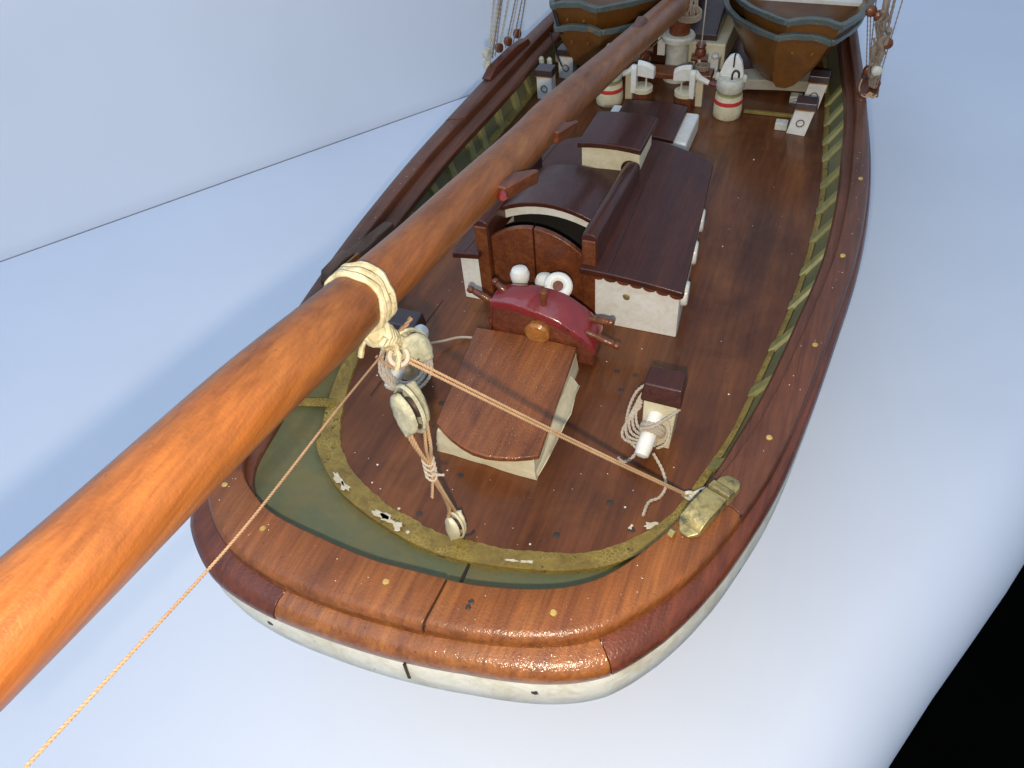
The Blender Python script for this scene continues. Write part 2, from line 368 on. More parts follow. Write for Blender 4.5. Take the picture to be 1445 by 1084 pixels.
# deck
bm = B(); rows = []
half = NP//2
for i in range(half+1):
    a, b = CW[i], CW[NP-1-i]
    rows.append([a.lerp(b, k/10) for k in range(11)])
loft(bm, rows, closed_ring=False, caps=False)
bmesh.ops.remove_doubles(bm, verts=bm.verts, dist=1e-5)
obj('deck', bm, 'deck', hull)
# waterway: olive painted quarter-round at the foot of the bulwark
WIN = [.027, .026, .024, .022, .021, .018, .012, .007, .006, .005, .005, .005, .005, .005]
WINL = [.027, .026, .025, .025, .026, .027, .027, .022, .016, .012, .010, .009]
random.seed(3); jit = [random.uniform(-1, 1) for _ in range(NP)]
bm = B(); rows = []
for i in range(4, NP-4):
    n = nrm(CW, i); d = tab(WIN if i >= MID else WINL, station(i)); d *= 1+.05*jit[i]+.05*math.sin(i*.37)
    p = CW[i]
    k = .012 if abs(i-MID) < 6*SUB else .005; rows.append([p + n*k + V((0, 0, -.003)), p + n*k + V((0, 0, .0105)), p - n*d*.2 + V((0, 0, .0075)), p - n*d*.6 + V((0, 0, .0055)), p - n*d*.92 + V((0, 0, .004)), p - n*d + V((0, 0, -.003))])
loft(bm, rows, closed_ring=True); obj('waterway', bm, 'olive', hull, angle=50)
# bulwark
bm = B(); rows = []
for i in range(2, NP-2):
    w0, t0 = CW[i], CI[i] + nrm(CI, i)*.021
    ou = nrm(CB, i); mids = []
    kk = max(0, min(1, 1-(station(i)-4.5)/2.5))
    for (f0, z0), (f1, z1) in zip(((0, -.004), (.14, .014), (.42, .040), (.72, .066), (1, .084)), ((0, -.004), (.38, .012), (.78, .030), (1.0, .054), (1.04, .084))):
        f = f0+(f1-f0)*kk; z = z0+(z1-z0)*kk; p = w0.lerp(t0, f); mids.append(V((p.x, p.y, z)))
    bo = CB[i]; rows.append(mids + [V((bo.x, bo.y, .082)) - ou*.004, V((bo.x, bo.y, .0)) - ou*.02])
loft(bm, rows, closed_ring=True); obj('bulwark', bm, 'green', hull, angle=60)
# inner stringer under the rail, fading out at the quarters
def stringer(rng):
    bm = B(); rows = []
    for i in rng:
        s = station(i); d = .018*min(1, max(0, (s-5.0)/2.2)) if i >= MID else .027*min(1, max(0, (s-4.2)/2.0)); n = nrm(CI, i); p = CI[i]
        z0 = .079-.020*min(1, max(.05, (s-4.6)/2))
        rows.append([p + n*.026 + V((0, 0, z0)), p - n*d*.85 + V((0, 0, z0)), p - n*d + V((0, 0, z0+.004)), p - n*d + V((0, 0, .076)), p - n*d*.8 + V((0, 0, .0805)), p + n*.026 + V((0, 0, .0805))])
    loft(bm, rows); return bm
obj('rail_stringer', stringer(range(6, MID-int(4.3*SUB))), 'cap_dark', hull, angle=50)
obj('rail_stringer', stringer(range(MID+5*SUB, NP-6)), 'cap_dark', hull, angle=50)
def stick(p, q, wd, h):
    p, q = V(p), V(q); d = (q-p); t = V((-d.y, d.x, 0)).normalized()*wd; u = V((0, 0, h)); bm = B()
    hexa(bm, [p-t, q-t, q+t, p+t], [p-t+u, q-t+u, q+t+u, p+t+u]); return bm
# cap rail planks
def cap(i0, i1, dz=0, grow=0, sk=(0, 0)):
    bm = B(); rows = []
    for i in span(i0, i1):
        rows.append([]); k_ = sk[0] if i == i0 else sk[1] if i == i1 else 0
        for t, z in ((0.01, .081), (0, .094), (.02, .0985), (.05, .100), (.45, .1005), (.80, .1), (.90, .0985), (.965, .094), (1.0, .087), (.985, .0845), (1.0, .082), (.99, .0745), (.8, .074)):
            P, Q = at(CI, i+k_*(1-t)), at(CB, i+k_*(1-t)); p = P.lerp(Q, t*(1+grow)); rows[-1].append(V((p.x, p.y, z+dz)))
    loft(bm, rows); return bm
J = [8, MID-11.5*SUB, MID-4.9*SUB, MID+.46*SUB, MID+6.15*SUB, MID+13*SUB, NP-8]
for k in range(6):
    mt = 'cap' if 1 < k < 4 else 'cap_dark'
    obj('cap_plank', cap(J[k]+(.13 if k == 3 else .06), J[k+1]-(.13 if k == 2 else .06), (.0005, 0, .0016, 0, -.0004, .0010)[k], (0, 0, .02, 0, 0, 0)[k], (1.3 if k == 3 else 0, 1.3 if k == 2 else 0)), mt, hull, bevel=.0014, angle=50)
    if k: f = J[k]; g_ = f+(1.25 if k == 3 else 0); q = at(CI, g_).lerp(at(CB, g_), .05); q2 = at(CI, f).lerp(at(CB, f), .96); obj('plank_seam', stick((q.x, q.y, .076), (q2.x, q2.y, .076), .0034, .0200), 'seam', hull, smooth=False)
# rubbing strake
def strake(i0, i1, g=0):
    bm = B(); rows = []
    for i in span(i0, i1):
        n = nat(CB, i); o = outw(i); p = at(CB, i)
        prof = ((-.004, .046), (o*.8, .045), (o*.97, .049), (o*1.0+g, .056), (o*.97+g, .065), (o*.8, .073), (o*.5, .0775), (-.004, .079))
        rows.append([p + n*a + V((0, 0, z)) for a, z in prof])
    loft(bm, rows); return bm
jl, jr = MID-1.62*SUB, MID+3.05*SUB
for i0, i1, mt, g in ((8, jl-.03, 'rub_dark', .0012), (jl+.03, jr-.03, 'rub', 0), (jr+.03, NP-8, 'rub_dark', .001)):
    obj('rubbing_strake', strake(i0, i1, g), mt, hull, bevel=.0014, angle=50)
for f in (jl, jr): n = nat(CB, f); q = at(CB, f); obj('plank_seam', stick(q + V((0, 0, .0465)), q + n*(outw(f)*.90) + V((0, 0, .049)), .0022, .019), 'seam', hull, smooth=False)
# stanchions
def near(c, y, right):
    rng = range(MID+4*SUB, NP-1) if right else range(1, MID-4*SUB)
    return min(rng, key=lambda i: abs(c[i].y-y))
def stanchion(y, right, wd=.0115, pr=.007):
    i = near(CW, y, right); n = nrm(CW, i); t = V((-n.y, n.x, 0)); a = CW[i]; q = CI[i]
    bm = B(); lo = a - n*pr; hi = V((q.x, q.y, .072)) + n*(.005-pr)
    L = [lo - t*wd, lo + t*wd, lo + t*wd + n*.012, lo - t*wd + n*.012]; H = [hi - t*wd, hi + t*wd, hi + t*wd + n*.012, hi - t*wd + n*.012]
    hexa(bm, [p + V((0, 0, .004)) for p in L], [V((p.x, p.y, .070)) for p in H]); return bm
for y in (.80, .976, 1.09, 1.208, 1.311, 1.415, 1.515, 1.618, 1.72, 1.80, 1.90, 2.0):
    obj('stanchion', stanchion(y, True), 'rib', hull, bevel=.0012)
for y in (1.887, 1.787, 1.698, 1.606, 1.522, 1.43, 1.34, 1.24, 1.14):
    obj('stanchion', stanchion(y, False), 'rib', hull, bevel=.0012)
obj('stanchion', stanchion(.735, False, .010, .012), 'olive', hull, bevel=.002)
# plugs and nails
def disc(p, r, h, n=10, d=(0, 0, 1)):
    bm = B(); ltube(bm, [(r, -h), (r, h*.5), (r*.7, h)], p, d, n)
    for v in bm.verts: v.co += V((random.uniform(-1, 1), random.uniform(-1, 1), 0))*r*.12
    return bm
for x, y in ((-.222, .434), (-.023, .415), (.193, .443), (-.318, .481), (.395, .797), (.461, 1.507), (.452, 1.25), (.433, 1.008)):
    obj('wood_plug', disc((x, y, .1005), .0046, .0028), 'plug', hull)
for x, y in ((.091, .416), (.092, .424)): obj('nail', disc((x, y, .1005), .0036, .002), 'iron', hull)
for x, y in ((.032, .975), (.129, .96), (.161, .959), (.148, .918), (.193, .69), (.237, .653), (.136, .611), (-.073, .582), (-.042, .668), (-.135, .80)):
    obj('nail', disc((x, y, .0), .0052, .0009), 'iron', hull)
for i in (MID+int(1.95*SUB), MID-int(1.98*SUB)):
    n = nrm(CB, i); p = CB[i] + n*(outw(i)*.90) + V((0, 0, .022)); obj('nail', disc(p, .0055, .002, d=n), 'iron', hull)
i = MID+int(.35*SUB); n = nrm(CB, i); p = CB[i] + n*(outw(i)*.90)
bm = stick(p + n*.0 + V((0, 0, .004)), p + n*.0035 + V((0, 0, .006)), .0017, .040); obj('plank_seam', bm, 'seam', hull, smooth=False)
i = MID+int(.75*SUB); n = nrm(CI, i)
a = CW[i].lerp(CI[i], .35); b = CI[i]; bm = B(); t = V((-n.y, n.x, 0))*.0015
b = b + n*.015; hexa(bm, [V((a.x, a.y, .031))-t, V((a.x, a.y, .031))+t, V((a.x, a.y, .036))+t, V((a.x, a.y, .036))-t], [V((b.x, b.y, .078))-t*2-n*.004, V((b.x, b.y, .078))+t*2-n*.004, V((b.x, b.y, .08))+t*2, V((b.x, b.y, .08))-t*2])
obj('plank_seam', bm, 'seam', hull, smooth=False)
# deck seams: three joints between the wide deck planks
for a, b in (((-.262, .78), (-.245, 1.05)),):
    obj('deck_seam', stick((*a, -.0005), (*b, -.0005), .0009, .0011), 'seam', hull, smooth=False)
# flaking paint along the waterway
random.seed(11); bm = B()
def flake(x, y, z, L, W, ang):
    n = 13; ps = []
    for k in range(n):
        a = k/n*2*math.pi; r = random.uniform(.45, 1.15); ps.append(V((math.cos(a)*L*r, math.sin(a)*W*r, 0)))
    R = Matrix.Rotation(ang, 3, 'Z'); q = V((x, y, z))
    lo = [bm.verts.new(q + R @ p) for p in ps]; hi = [bm.verts.new(q + R @ (p*.85) + V((0, 0, .0007))) for p in ps]
    bm.faces.new(lo[::-1]); bm.faces.new(hi)
    for k in range(n): bm.faces.new((lo[k], lo[(k+1) % n], hi[(k+1) % n], hi[k]))
for f0, L, W in ((-2.6, .017, .005), (-2.25, .014, .006), (-1.75, .007, .006), (-4.35, .016, .005), (-4.05, .010, .005), (1.9, .012, .002), (2.3, .010, .002), (-1.45, .003, .003)):
    i = MID+int(f0*SUB); d = CW[i+1]-CW[i-1]; p = CW[i] + nrm(CW, i)*.002; flake(p.x, p.y, .0132, L*1.35, W*1.35, math.atan2(d.y, d.x))
for x, y, L, W, a in ((.235, .655, .006, .003, 1.4), (.262, .668, .013, .007, .7), (-.105, .578, .004, .003, 0)): flake(x, y, .004, L, W, a)
o = obj('paint_flakes', bm, 'flake', hull, smooth=False); o['kind'] = 'stuff'
# ------------------------------------------------------------------ cabin and companionway
cab = thing('deck_cabin', (0, 1.29, 0), 'white-walled deck cabin with a dark cambered mahogany roof amidships', 'cabin')
def crown(x, y): return .113 + .018*(1-min(1, abs(x)/.225)**2)
def solid_grid(xs, ys, ztop, th, skip=None, shape=None):
    bm = B(); T = {}; D = {}
    f = shape or (lambda x, y: (x, y))
    for i, x in enumerate(xs):
        for j, y in enumerate(ys):
            X, Y = f(x, y); z = ztop(X, Y); T[i, j] = bm.verts.new((X, Y, z)); D[i, j] = bm.verts.new((X, Y, z-th))
    cell = {(i, j) for i in range(len(xs)-1) for j in range(len(ys)-1) if not (skip and skip((xs[i]+xs[i+1])/2, (ys[j]+ys[j+1])/2))}
    for i, j in cell:
        bm.faces.new((T[i, j], T[i+1, j], T[i+1, j+1], T[i, j+1])); bm.faces.new((D[i, j+1], D[i+1, j+1], D[i+1, j], D[i, j]))
        for (di, dj), (a, b) in (((0, -1), ((i, j), (i+1, j))), ((0, 1), ((i+1, j+1), (i, j+1))), ((-1, 0), ((i, j+1), (i, j))), ((1, 0), ((i+1, j), (i+1, j+1)))):
            if (i+di, j+dj) not in cell: bm.faces.new((T[b], T[a], D[a], D[b]))
    bmesh.ops.delete(bm, geom=[v for v in bm.verts if not v.link_faces], context='VERTS')
    return bm
bm = B(); box(bm, .052, .205, 1.072, 1.082, .0, .112); wall_ = obj('cabin_wall', bm, 'white', cab, bevel=.0015)
bm = B(); box(bm, -.206, -.165, 1.072, 1.082, .0, .112); obj('cabin_wall', bm, 'white', cab, bevel=.0015)
bm = B(); hexa(bm, [(.195, 1.0825, 0), (.205, 1.0825, 0), (.172, 1.48, 0), (.162, 1.48, 0)], [(.195, 1.0825, .105), (.205, 1.0825, .105), (.172, 1.48, .100), (.162, 1.48, .100)]); obj('cabin_wall', bm, 'white', cab, bevel=.0015)
bm = B(); hexa(bm, [(-.206, 1.0825, 0), (-.196, 1.0825, 0), (-.145, 1.48, 0), (-.155, 1.48, 0)], [(-.206, 1.0825, .11), (-.196, 1.0825, .11), (-.145, 1.48, .108), (-.155, 1.48, .108)]); obj('cabin_wall', bm, 'white', cab, bevel=.0015)
bm = B(); box(bm, -.140, .160, 1.470, 1.480, 0, .104); obj('cabin_wall', bm, 'white', cab, bevel=.0015)
# roof: tapers forward, notch for the companionway
def rshape(x, y):
    t = (y-1.058)/.455; k = 1-.145*t if x > 0 else 1-.26*t
    return x*k, y - .05*t*(abs(x)/.22)**2*t
xs = [-.215+.009*k for k in range(7)] + [-.152+.022*k for k in range(1, 9)] + [.03, .054] + [.054+.0159*k for k in range(1, 11)]
xs = sorted(set(round(x, 4) for x in xs)); ys = [1.058, 1.065, 1.09, 1.13, 1.17, 1.21, 1.26, 1.31, 1.36, 1.41, 1.46, 1.5, 1.513]
obj('cabin_roof', solid_grid(xs, ys, crown, .013, lambda x, y: -.153 < x < .03 and y < 1.20, rshape), 'roof', cab, bevel=.003, angle=50)
# seam lines of the roof planks
for x0 in (.082, -.19):
    bm = B(); P = []
    for k in range(9):
        y = 1.062+.43*k/8; X, Y = rshape(x0, y); P.append(V((X, Y, crown(X, Y)-.0001)))
    tube(bm, P, .0009, 4); obj('roof_seam', bm, 'seam', cab)
# scalloped valance under the aft roof edge
bm = B()
for k in range(7):
    x = .062+.0232*k; pts = [(x-.0116, .104), (x+.0116, .104), (x+.0116, .0965), (x+.007, .0925), (x, .091), (x-.007, .0925), (x-.0116, .0965)]
    z = crown(x, 1.06)-.112
    a = [bm.verts.new((px, 1.0615, pz+z)) for px, pz in pts]; b = [bm.verts.new((px, 1.0715, pz+z)) for px, pz in pts]
    bm.faces.new(a); bm.faces.new(b[::-1])
    for j in range(7): bm.faces.new((a[j], b[j], b[(j+1) % 7], a[(j+1) % 7]))
obj('roof_valance', bm, 'brown', cab, smooth=False)
obj('bolt', disc((.112, 1.0715, .073), .0065, .002, 12, (0, -1, 0)), 'brass', wall_)
for k, y in enumerate((1.120, 1.240, 1.345)):      # side ports
    x = .205-.033*(y-1.0825)/.3975; bm = B(); ltube(bm, [(.0230, -.002), (.0225, .008), (.020, .0105), (.012, .0105)], (x, y, .064), (1, .08, 0), 18); obj('porthole_ring', bm, 'white', cab)
# companionway: posts, rails, slide, doors
cmp_ = thing('companionway', (-.058, 1.18, 0), 'mahogany companionway with arched double doors and a sliding hatch on the cabin', 'hatchway')
for x0, x1, zt in ((.031, .056, .184), (-.170, -.146, .176)):
    bm = B(); box(bm, x0, x1, 1.071, 1.098, 0.0, zt-.004, 0, 0); obj('door_post', bm, 'brown', cmp_, bevel=.003)
    bm = B(); L = []
    for y, z in ((1.074, zt+.003), (1.082, zt+.006), (1.20, zt-.004), (1.345, zt-.022), (1.362, zt-.025)):
        xm = (x0+x1)/2 + (.001 if y < 1.3 else 0); h = (x1-x0)/2+.002
        L.append([V((xm+h*math.cos(a)*(1 if abs(math.cos(a)) < .98 else 1), y, z - .006 + .010*max(0, math.sin(a)) if math.sin(a) > -.01 else .122)) for a in [math.pi*k/8 for k in range(9)]] + [V((xm-h, y, .124)), V((xm+h, y, .124))])
    loft(bm, L); obj('slide_rail', bm, 'roof', cmp_, bevel=.0015, angle=50)
def slz(x, y): return .166+.027*(1-((x+.058)/.098)**2) - .17*(y-1.14)
xs = [-.147+.0172*k for k in range(11)]; xs[-1] = .0295
obj('sliding_hatch', solid_grid(xs, [1.142, 1.15, 1.2, 1.25, 1.32, 1.328], slz, .010), 'roof', cmp_, bevel=.002, angle=50)
bm = B(); P = []
for k in range(11):
    x = -.146+.0174*k; z = slz(x, 1.15)-.0115; P.append([V((x, 1.155, z-.021)), V((x, 1.155, z)), V((x, 1.166, z)), V((x, 1.166, z-.021))])
loft(bm, P); obj('arched_board', bm, 'white', cmp_, bevel=.001)
bm = B(); box(bm, -.145, .030, 1.196, 1.2, .002, .15); obj('hatchway_dark', bm, 'black', cmp_, smooth=False)  # black board standing in for the shade inside the open hatchway
def door(x0, x1):
    bm = B(); top = []
    for k in range(9):
        x = x0+(x1-x0)*k/8; top.append((x, .178-.034*((x+.062)/.084)**2))
    pts = [(x1, .002), (x0, .002)] + top
    a = [bm.verts.new((x, 1.083+.0*z, z)) for x, z in pts]; b = [bm.verts.new((x, 1.094, z)) for x, z in pts]
    bm.faces.new(a); bm.faces.new(b[::-1]); n = len(pts)
    for j in range(n): bm.faces.new((a[j], b[j], b[(j+1) % n], a[(j+1) % n]))
    return bm
obj('door', door(-.1445, -.0628), 'brown', cmp_, bevel=.002); obj('door', door(-.0602, .0295), 'brown', cmp_, bevel=.002)
# skylight on the roof
sky = thing('skylight_box', (-.005, 1.44, .135), 'small cream box with dark mahogany lid on the cabin roof', 'skylight')
bm = B(); hexa(bm, [(-.064, 1.372, .112), (.052, 1.378, .112), (.049, 1.49, .110), (-.058, 1.486, .110)], [(-.064, 1.372, .178), (.052, 1.378, .178), (.049, 1.49, .170), (-.058, 1.486, .170)])
obj('box_side', bm, 'cream', sky, bevel=.002)
bm = B(); ltube(bm, [(.0165, 0), (.0165, .004)], (.0335, 1.3705, .140), (0, 1, 0), 18); obj('arched_cutout', bm, 'roof', sky)
obj('skylight_lid', solid_grid([-.070, -.066, -.045, -.02, .01, .035, .054, .058], [1.362, 1.367, 1.40, 1.44, 1.48, 1.500, 1.505], lambda x, y: .188+.006*(1-((x+.005)/.07)**2)-.05*(y-1.36), .0125), 'roof', sky, bevel=.003)
# fore hatch
fh = thing('fore_hatch', (-.01, 1.73, 0), 'low white hatch with dark brown lid just forward of the cabin', 'hatch')
bm = B(); box(bm, -.118, .092, 1.655, 1.80, 0, .044); obj('hatch_coaming', bm, 'white', fh, bevel=.006, segs=3)
obj('hatch_lid', solid_grid([-.092+.0155*k for k in range(11)], [1.648, 1.654, 1.70, 1.76, 1.802, 1.808], lambda x, y: .053+.006*(1-((x+.0145)/.08)**2), .010), 'roof', fh, bevel=.002)
# ------------------------------------------------------------------ wheel box and wheel
wb = thing('wheel_box', (-.02, .82, 0), 'low white box with a curved brown varnished lid behind the steering wheel', 'box')
bm = B(); hexa(bm, [(-.099, .703, 0), (.075, .694, 0), (.064, .945, 0), (-.125, .945, 0)], [(-.096, .708, .042), (.072, .700, .047), (.060, .942, .045), (-.122, .942, .042)])
bmesh.ops.subdivide_edges(bm, edges=bm.edges[:], cuts=5, use_grid_fill=True); obj('box_side', bm, 'cream', wb, rough=.0012, angle=60)
def lidshape(x, y):
    t = (y-.70)/.245; xc = -.010-.022*t; h = .089+.004*t
    X = xc + x*h; Y = y
    if t < .5: Y = y - .030*(1-2*t)*(1-x*x) + .014*(1-2*t)*max(0, -x)
    return X, Y
bm = solid_grid([-1, -.96, -.8, -.6, -.35, -.1, .15, .4, .65, .85, .97, 1], [.704, .712, .74, .79, .85, .90, .938, .945], lambda x, y: .0525+.004*(1-min(1, abs(x+.02)/.1)**2), .0105, None, lidshape)
obj('box_lid', bm, 'lid', wb, bevel=.004, segs=3)
bm = B(); loft(bm, [[V((.069, .70, .003)), V((.076, .703, .002)), V((.0755, .703, .006)), V((.0695, .70, .02))], [V((.066, .77, .003)), V((.080, .775, .002)), V((.079, .775, .007)), V((.0675, .77, .03))], [V((.064, .83, .003)), V((.083, .84, .002)), V((.081, .84, .008)), V((.0655, .83, .034))], [V((.063, .90, .003)), V((.077, .905, .002)), V((.076, .905, .007)), V((.064, .90, .03))]])
bmesh.ops.subdivide_edges(bm, edges=bm.edges[:], cuts=2, use_grid_fill=True); obj('torn_edge', bm, 'cream', wb, rough=.0016, angle=60)
wh = thing('steering_wheel', (.008, .965, 0), 'dark red steering wheel with brown turned handles in front of the doors', 'wheel')
FZ = [(-.098, .118), (-.064, .120), (-.035, .117), (0, .109), (.037, .096), (.069, .075), (.091, .053)]
BZ = [(-.098, .110), (-.071, .120), (-.04, .125), (-.011, .125), (.027, .118), (.052, .103), (.075, .086), (.091, .064)]
def ip(t, x):
    for (a, u), (b, v_) in zip(t, t[1:]):
        if a <= x <= b: return u+(v_-u)*(x-a)/(b-a)
    return t[-1][1]
def wheel_sec(d, y0, y1, flat=None, x0=-.098, x1=.091, n=30):
    bm = B(); rows = []; FS = spline([V((x, z, 0)) for x, z in FZ], 60); BS = spline([V((x, z, 0)) for x, z in BZ], 60)
    F2 = [(p.x, p.y) for p in FS]; B2 = [(p.x, p.y) for p in BS]
    for k in range(n+1):
        x = x0+(x1-x0)*k/n; f = ip(F2, x)-d; b = ip(B2, x)-d; lo = flat if flat is not None else None
        fl_, bl = (lo, lo) if lo is not None else (f-.016, b-.016)
        m = (f+b)/2+.0035
        rows.append([V((x, y0, fl_)), V((x, y0, f-.003)), V((x, y0+.0025, f)), V((x, y0+.018, f*.62+m*.38+.001)), V((x, (y0+y1)/2, m)), V((x, y1-.012, m*.4+b*.6+.001)), V((x, y1-.002, b)), V((x, y1, b-.003)), V((x, y1, bl))])
    loft(bm, rows); return bm
obj('rim', wheel_sec(0, .948, 1.0), 'red', wh, rough=.0005, angle=50)
obj('web', wheel_sec(.006, .9505, .996, .012, -.095, .088), 'rub_dark', wh, angle=50)
bm = B(); ltube(bm, [(.0205, -.004), (.0225, .0), (.0225, .009), (.018, .013)], (-.009, .950, .069), (0, -1, .0), 22); obj('hub', bm, 'amber', wh)
def handle(a, b):
    a, b = V(a), V(b); L = (b-a).length; bm = B()
    ltube(bm, [(.0062, -.012), (.0062, 0), (.0048, .004), (.0062, .012), (.0068, L*.45), (.0056, L*.74), (.0045, L*.78), (.0066, L*.83), (.0068, L*.92), (.0045, L)], a, b-a, 12); return bm
for a, b in (((.084, .962, .072), (.133, .956, .062)), ((.078, .985, .085), (.116, .975, .096)), ((-.004, .968, .115), (.000, .962, .150)), ((-.068, .975, .112), (-.100, .982, .136)), ((-.094, .962, .104), (-.140, .962, .124)), ((-.090, .958, .066), (-.104, .954, .058))):
    obj('handle', handle(a, b), 'brown', wh)
# binnacle pegs between wheel and doors
for x, y, zt, lab in ((-.072, 1.035, .125, 'white round-headed peg left of its twin before the companionway doors'), (-.030, 1.045, .110, 'greyish round-headed peg half hidden behind the red wheel')):
    bm = B(); lathe(bm, [(.013, 0), (.013, zt-.03), (.0165, zt-.022), (.0175, zt-.010), (.014, zt-.002), (.006, zt+.002), (0, zt+.003)], (x, y, 0), (0, 0, 1), 18); tag(obj('round_peg', bm, 'white'), lab, 'peg')
bn = thing('ring_light', (.01, 1.03, 0), 'white ring with brown centre on a post behind the steering wheel', 'lamp')
bm = B(); ltube(bm, [(.011, 0), (.011, .115)], (.008, 1.032, 0), (0, 0, 1), 14); obj('post', bm, 'brown', bn)
bm = B()
a, b = basis(V((.2, -.55, .8))); c = V((.006, 1.015, .118)); tube(bm, [c + (a*math.cos(k*math.pi/12)+b*math.sin(k*math.pi/12))*.017 for k in range(25)], .0085, 10); obj('ring', bm, 'white', bn)
bm = B(); ltube(bm, [(.014, -.006), (.014, .003)], c, (.2, -.55, .8), 16); obj('core', bm, 'brown', bn)
# ------------------------------------------------------------------ quarter bitts
def bitt(x, y, lab):
    t = thing('mooring_bitt', (x, y, 0), lab, 'mooring bitt', 'white mooring bitts on the quarters of the deck')
    bm = B(); hexa(bm, [(x-.024, y-.024, 0), (x+.022, y-.026, 0), (x+.022, y+.022, 0), (x-.024, y+.024, 0)], [(x-.024, y-.020, .097), (x+.028, y-.022, .097), (x+.026, y+.022, .097), (x-.024, y+.022, .097)]); obj('post', bm, 'cream', t, bevel=.002)
    bm = B(); hexa(bm, [(x-.029, y-.025, .097), (x+.034, y-.027, .097), (x+.031, y+.028, .097), (x-.029, y+.028, .097)], [(x-.026, y-.014, .125), (x+.031, y-.015, .125), (x+.028, y+.026, .125), (x-.026, y+.026, .125)]); obj('bitt_cap', bm, 'dark' if x < 0 else 'roof', t, bevel=.003)
    bm = B(); ltube(bm, [(.0125, 0), (.0125, .07), (.011, .083), (.006, .086)], (x+(-.002 if x > 0 else .008), y-.004, .072), (-.09, -.84, -.42), 16); obj('cross_pin', bm, 'white', t)
    return t
bitt(.231, .842, 'starboard mooring bitt with dark red cap and pale cord wound on its pin')
bitt(-.216, .856, 'mooring bitt with dark purple cap under the boom band')
# second peg knob of the port bitt
bm = B(); ltube(bm, [(.006, 0), (.007, .02), (.0115, .028), (.0135, .036), (.0125, .046), (.007, .052), (.001, .053)], (-.206, .842, .088), (.75, .05, .66), 16); tag(obj('belaying_pin', bm, 'white'), 'white round-knobbed pin sticking out beside the purple-capped bitt', 'pin')
bm = B()
c0 = V((.228, .806, .056)); pd = V((-.09, -.84, -.42)).normalized(); pa, pb = basis(pd)
for k in range(5):
    cord(bm, [c0 + pd*(.003*k-.004+.004*j/14) + (pa*math.cos(j*math.pi/7)+pb*math.sin(j*math.pi/7))*(.0165+.002*(k % 2)) for j in range(15)], .0026)
for k in range(5):
    e = c0 + pd*(.004*k) + V((.010, -.004, -.012))
    cord(bm, [(.203, .842-.004*k, .092-.004*k), (.196-.003*k, .826-.007*k, .078-.007*k), (.203-.003*k, .806-.006*k, .052-.003*k), e + V((-.014, 0, -.004)), e], .0025)
cord(bm, [(.204, .868, .085), (.186, .866, .062), (.181, .835, .046), (.190, .795, .036), (.212, .775, .034)], .0026)
cord(bm, [(.262, .822, .090), (.246, .800, .086), (.229, .787, .078), (.212, .790, .066)], .0027)
cord(bm, [(.238, .828, .072), (.252, .806, .060), (.252, .790, .045), (.240, .785, .034)], .0024)
cord(bm, [(.214, .776, .034), (.206, .764, .022), (.194, .762, .012), (.184, .770, .010)], .0028)
cord(bm, [(.236, .780, .026), (.255, .766, .008), (.266, .742, .004), (.262, .720, .003), (.249, .706, .003), (.247, .680, .003)], .0026)
tag(obj('cord_coil', bm, 'rope_pale'), 'pale knotted cord wound round the pin of the starboard bitt', 'rope')
bm = B()
vd = V((.55, -.62, .56)).normalized(); va, vb = basis(vd)
for k in range(9):
    r = .030+.0016*k; o_ = vd*(.003*(k % 3)) + V((random.uniform(-.003, .003), 0, random.uniform(-.004, .002)))
    cord(bm, [V((-.194, .806, .076)) + o_ + (va*math.cos(j*math.pi/9)*(1+.05*math.sin(j+k)) + vb*math.sin(j*math.pi/9)*1.12)*r for j in range(19)], .0026)
tag(obj('cord_coil', bm, 'rope_pale'), 'greyish cord coil hung on the purple-capped bitt below the boom', 'rope')
bm = B(); tube(bm, spline([(-.205, .90, .03), (-.19, .93, .014), (-.165, .955, .008), (-.13, .962, .006), (-.10, .955, .006)], 20), .0024, 8); tag(obj('loose_cord', bm, 'rope_pale'), 'short pale cord lying on the deck left of the wheel box', 'rope')
# ------------------------------------------------------------------ quarter chocks on the rail
fl_ = thing('brass_chock', (.335, .645, .1), 'tarnished brass fairlead chock on the starboard quarter of the rail', 'chock')
u = V((.045, .105, 0)).normalized(); n = V((u.y, -u.x, 0)); o0 = V((.318, .603, .1005))
def along(s, t, z): return o0 + u*s + n*t + V((0, 0, z))
bm = B(); loft(bm, [[along(s, -h, .0005), along(s, h, .0005), along(s, h*.95, z), along(s, -h*.95, z)] for s, h, z in ((-.004, .006, .004), (.006, .016, .007), (.012, .017, .015), (.026, .0175, .021), (.05, .0175, .0235), (.066, .0175, .022), (.068, .017, .018))]); obj('fairlead_body', bm, 'brass', fl_, bevel=.0015, rough=.0009)
bm = B(); loft(bm, [[along(s, -h, .0005), along(s, h, .0005), along(s, h*.9, z), along(s, -h*.9, z)] for s, h, z in ((.071, .017, .018), (.073, .0175, .021), (.084, .0175, .019), (.090, .017, .010), (.100, .016, .010), (.110, .012, .007), (.115, .005, .004))]); obj('fairlead_horn', bm, 'brass', fl_, bevel=.0015)
bm = B(); loft(bm, [[along(s, -.016, .0006), along(s, -.008, .0006), along(s, -.008, z), along(s, -.016, z)] for s, z in ((-.018, .003), (-.012, .010), (-.006, .006))]); obj('fairlead_tip', bm, 'brass', fl_, bevel=.001)
wc = thing('wooden_chock', (-.395, 1.0, .1), 'worn wooden fairlead chock on the port rail beside the boom', 'chock')
bm = B(); P = [V((-.412, .925, .101)), V((-.372, 1.125, .101))]; d = (P[1]-P[0]).normalized(); n = V((d.y, -d.x, 0))
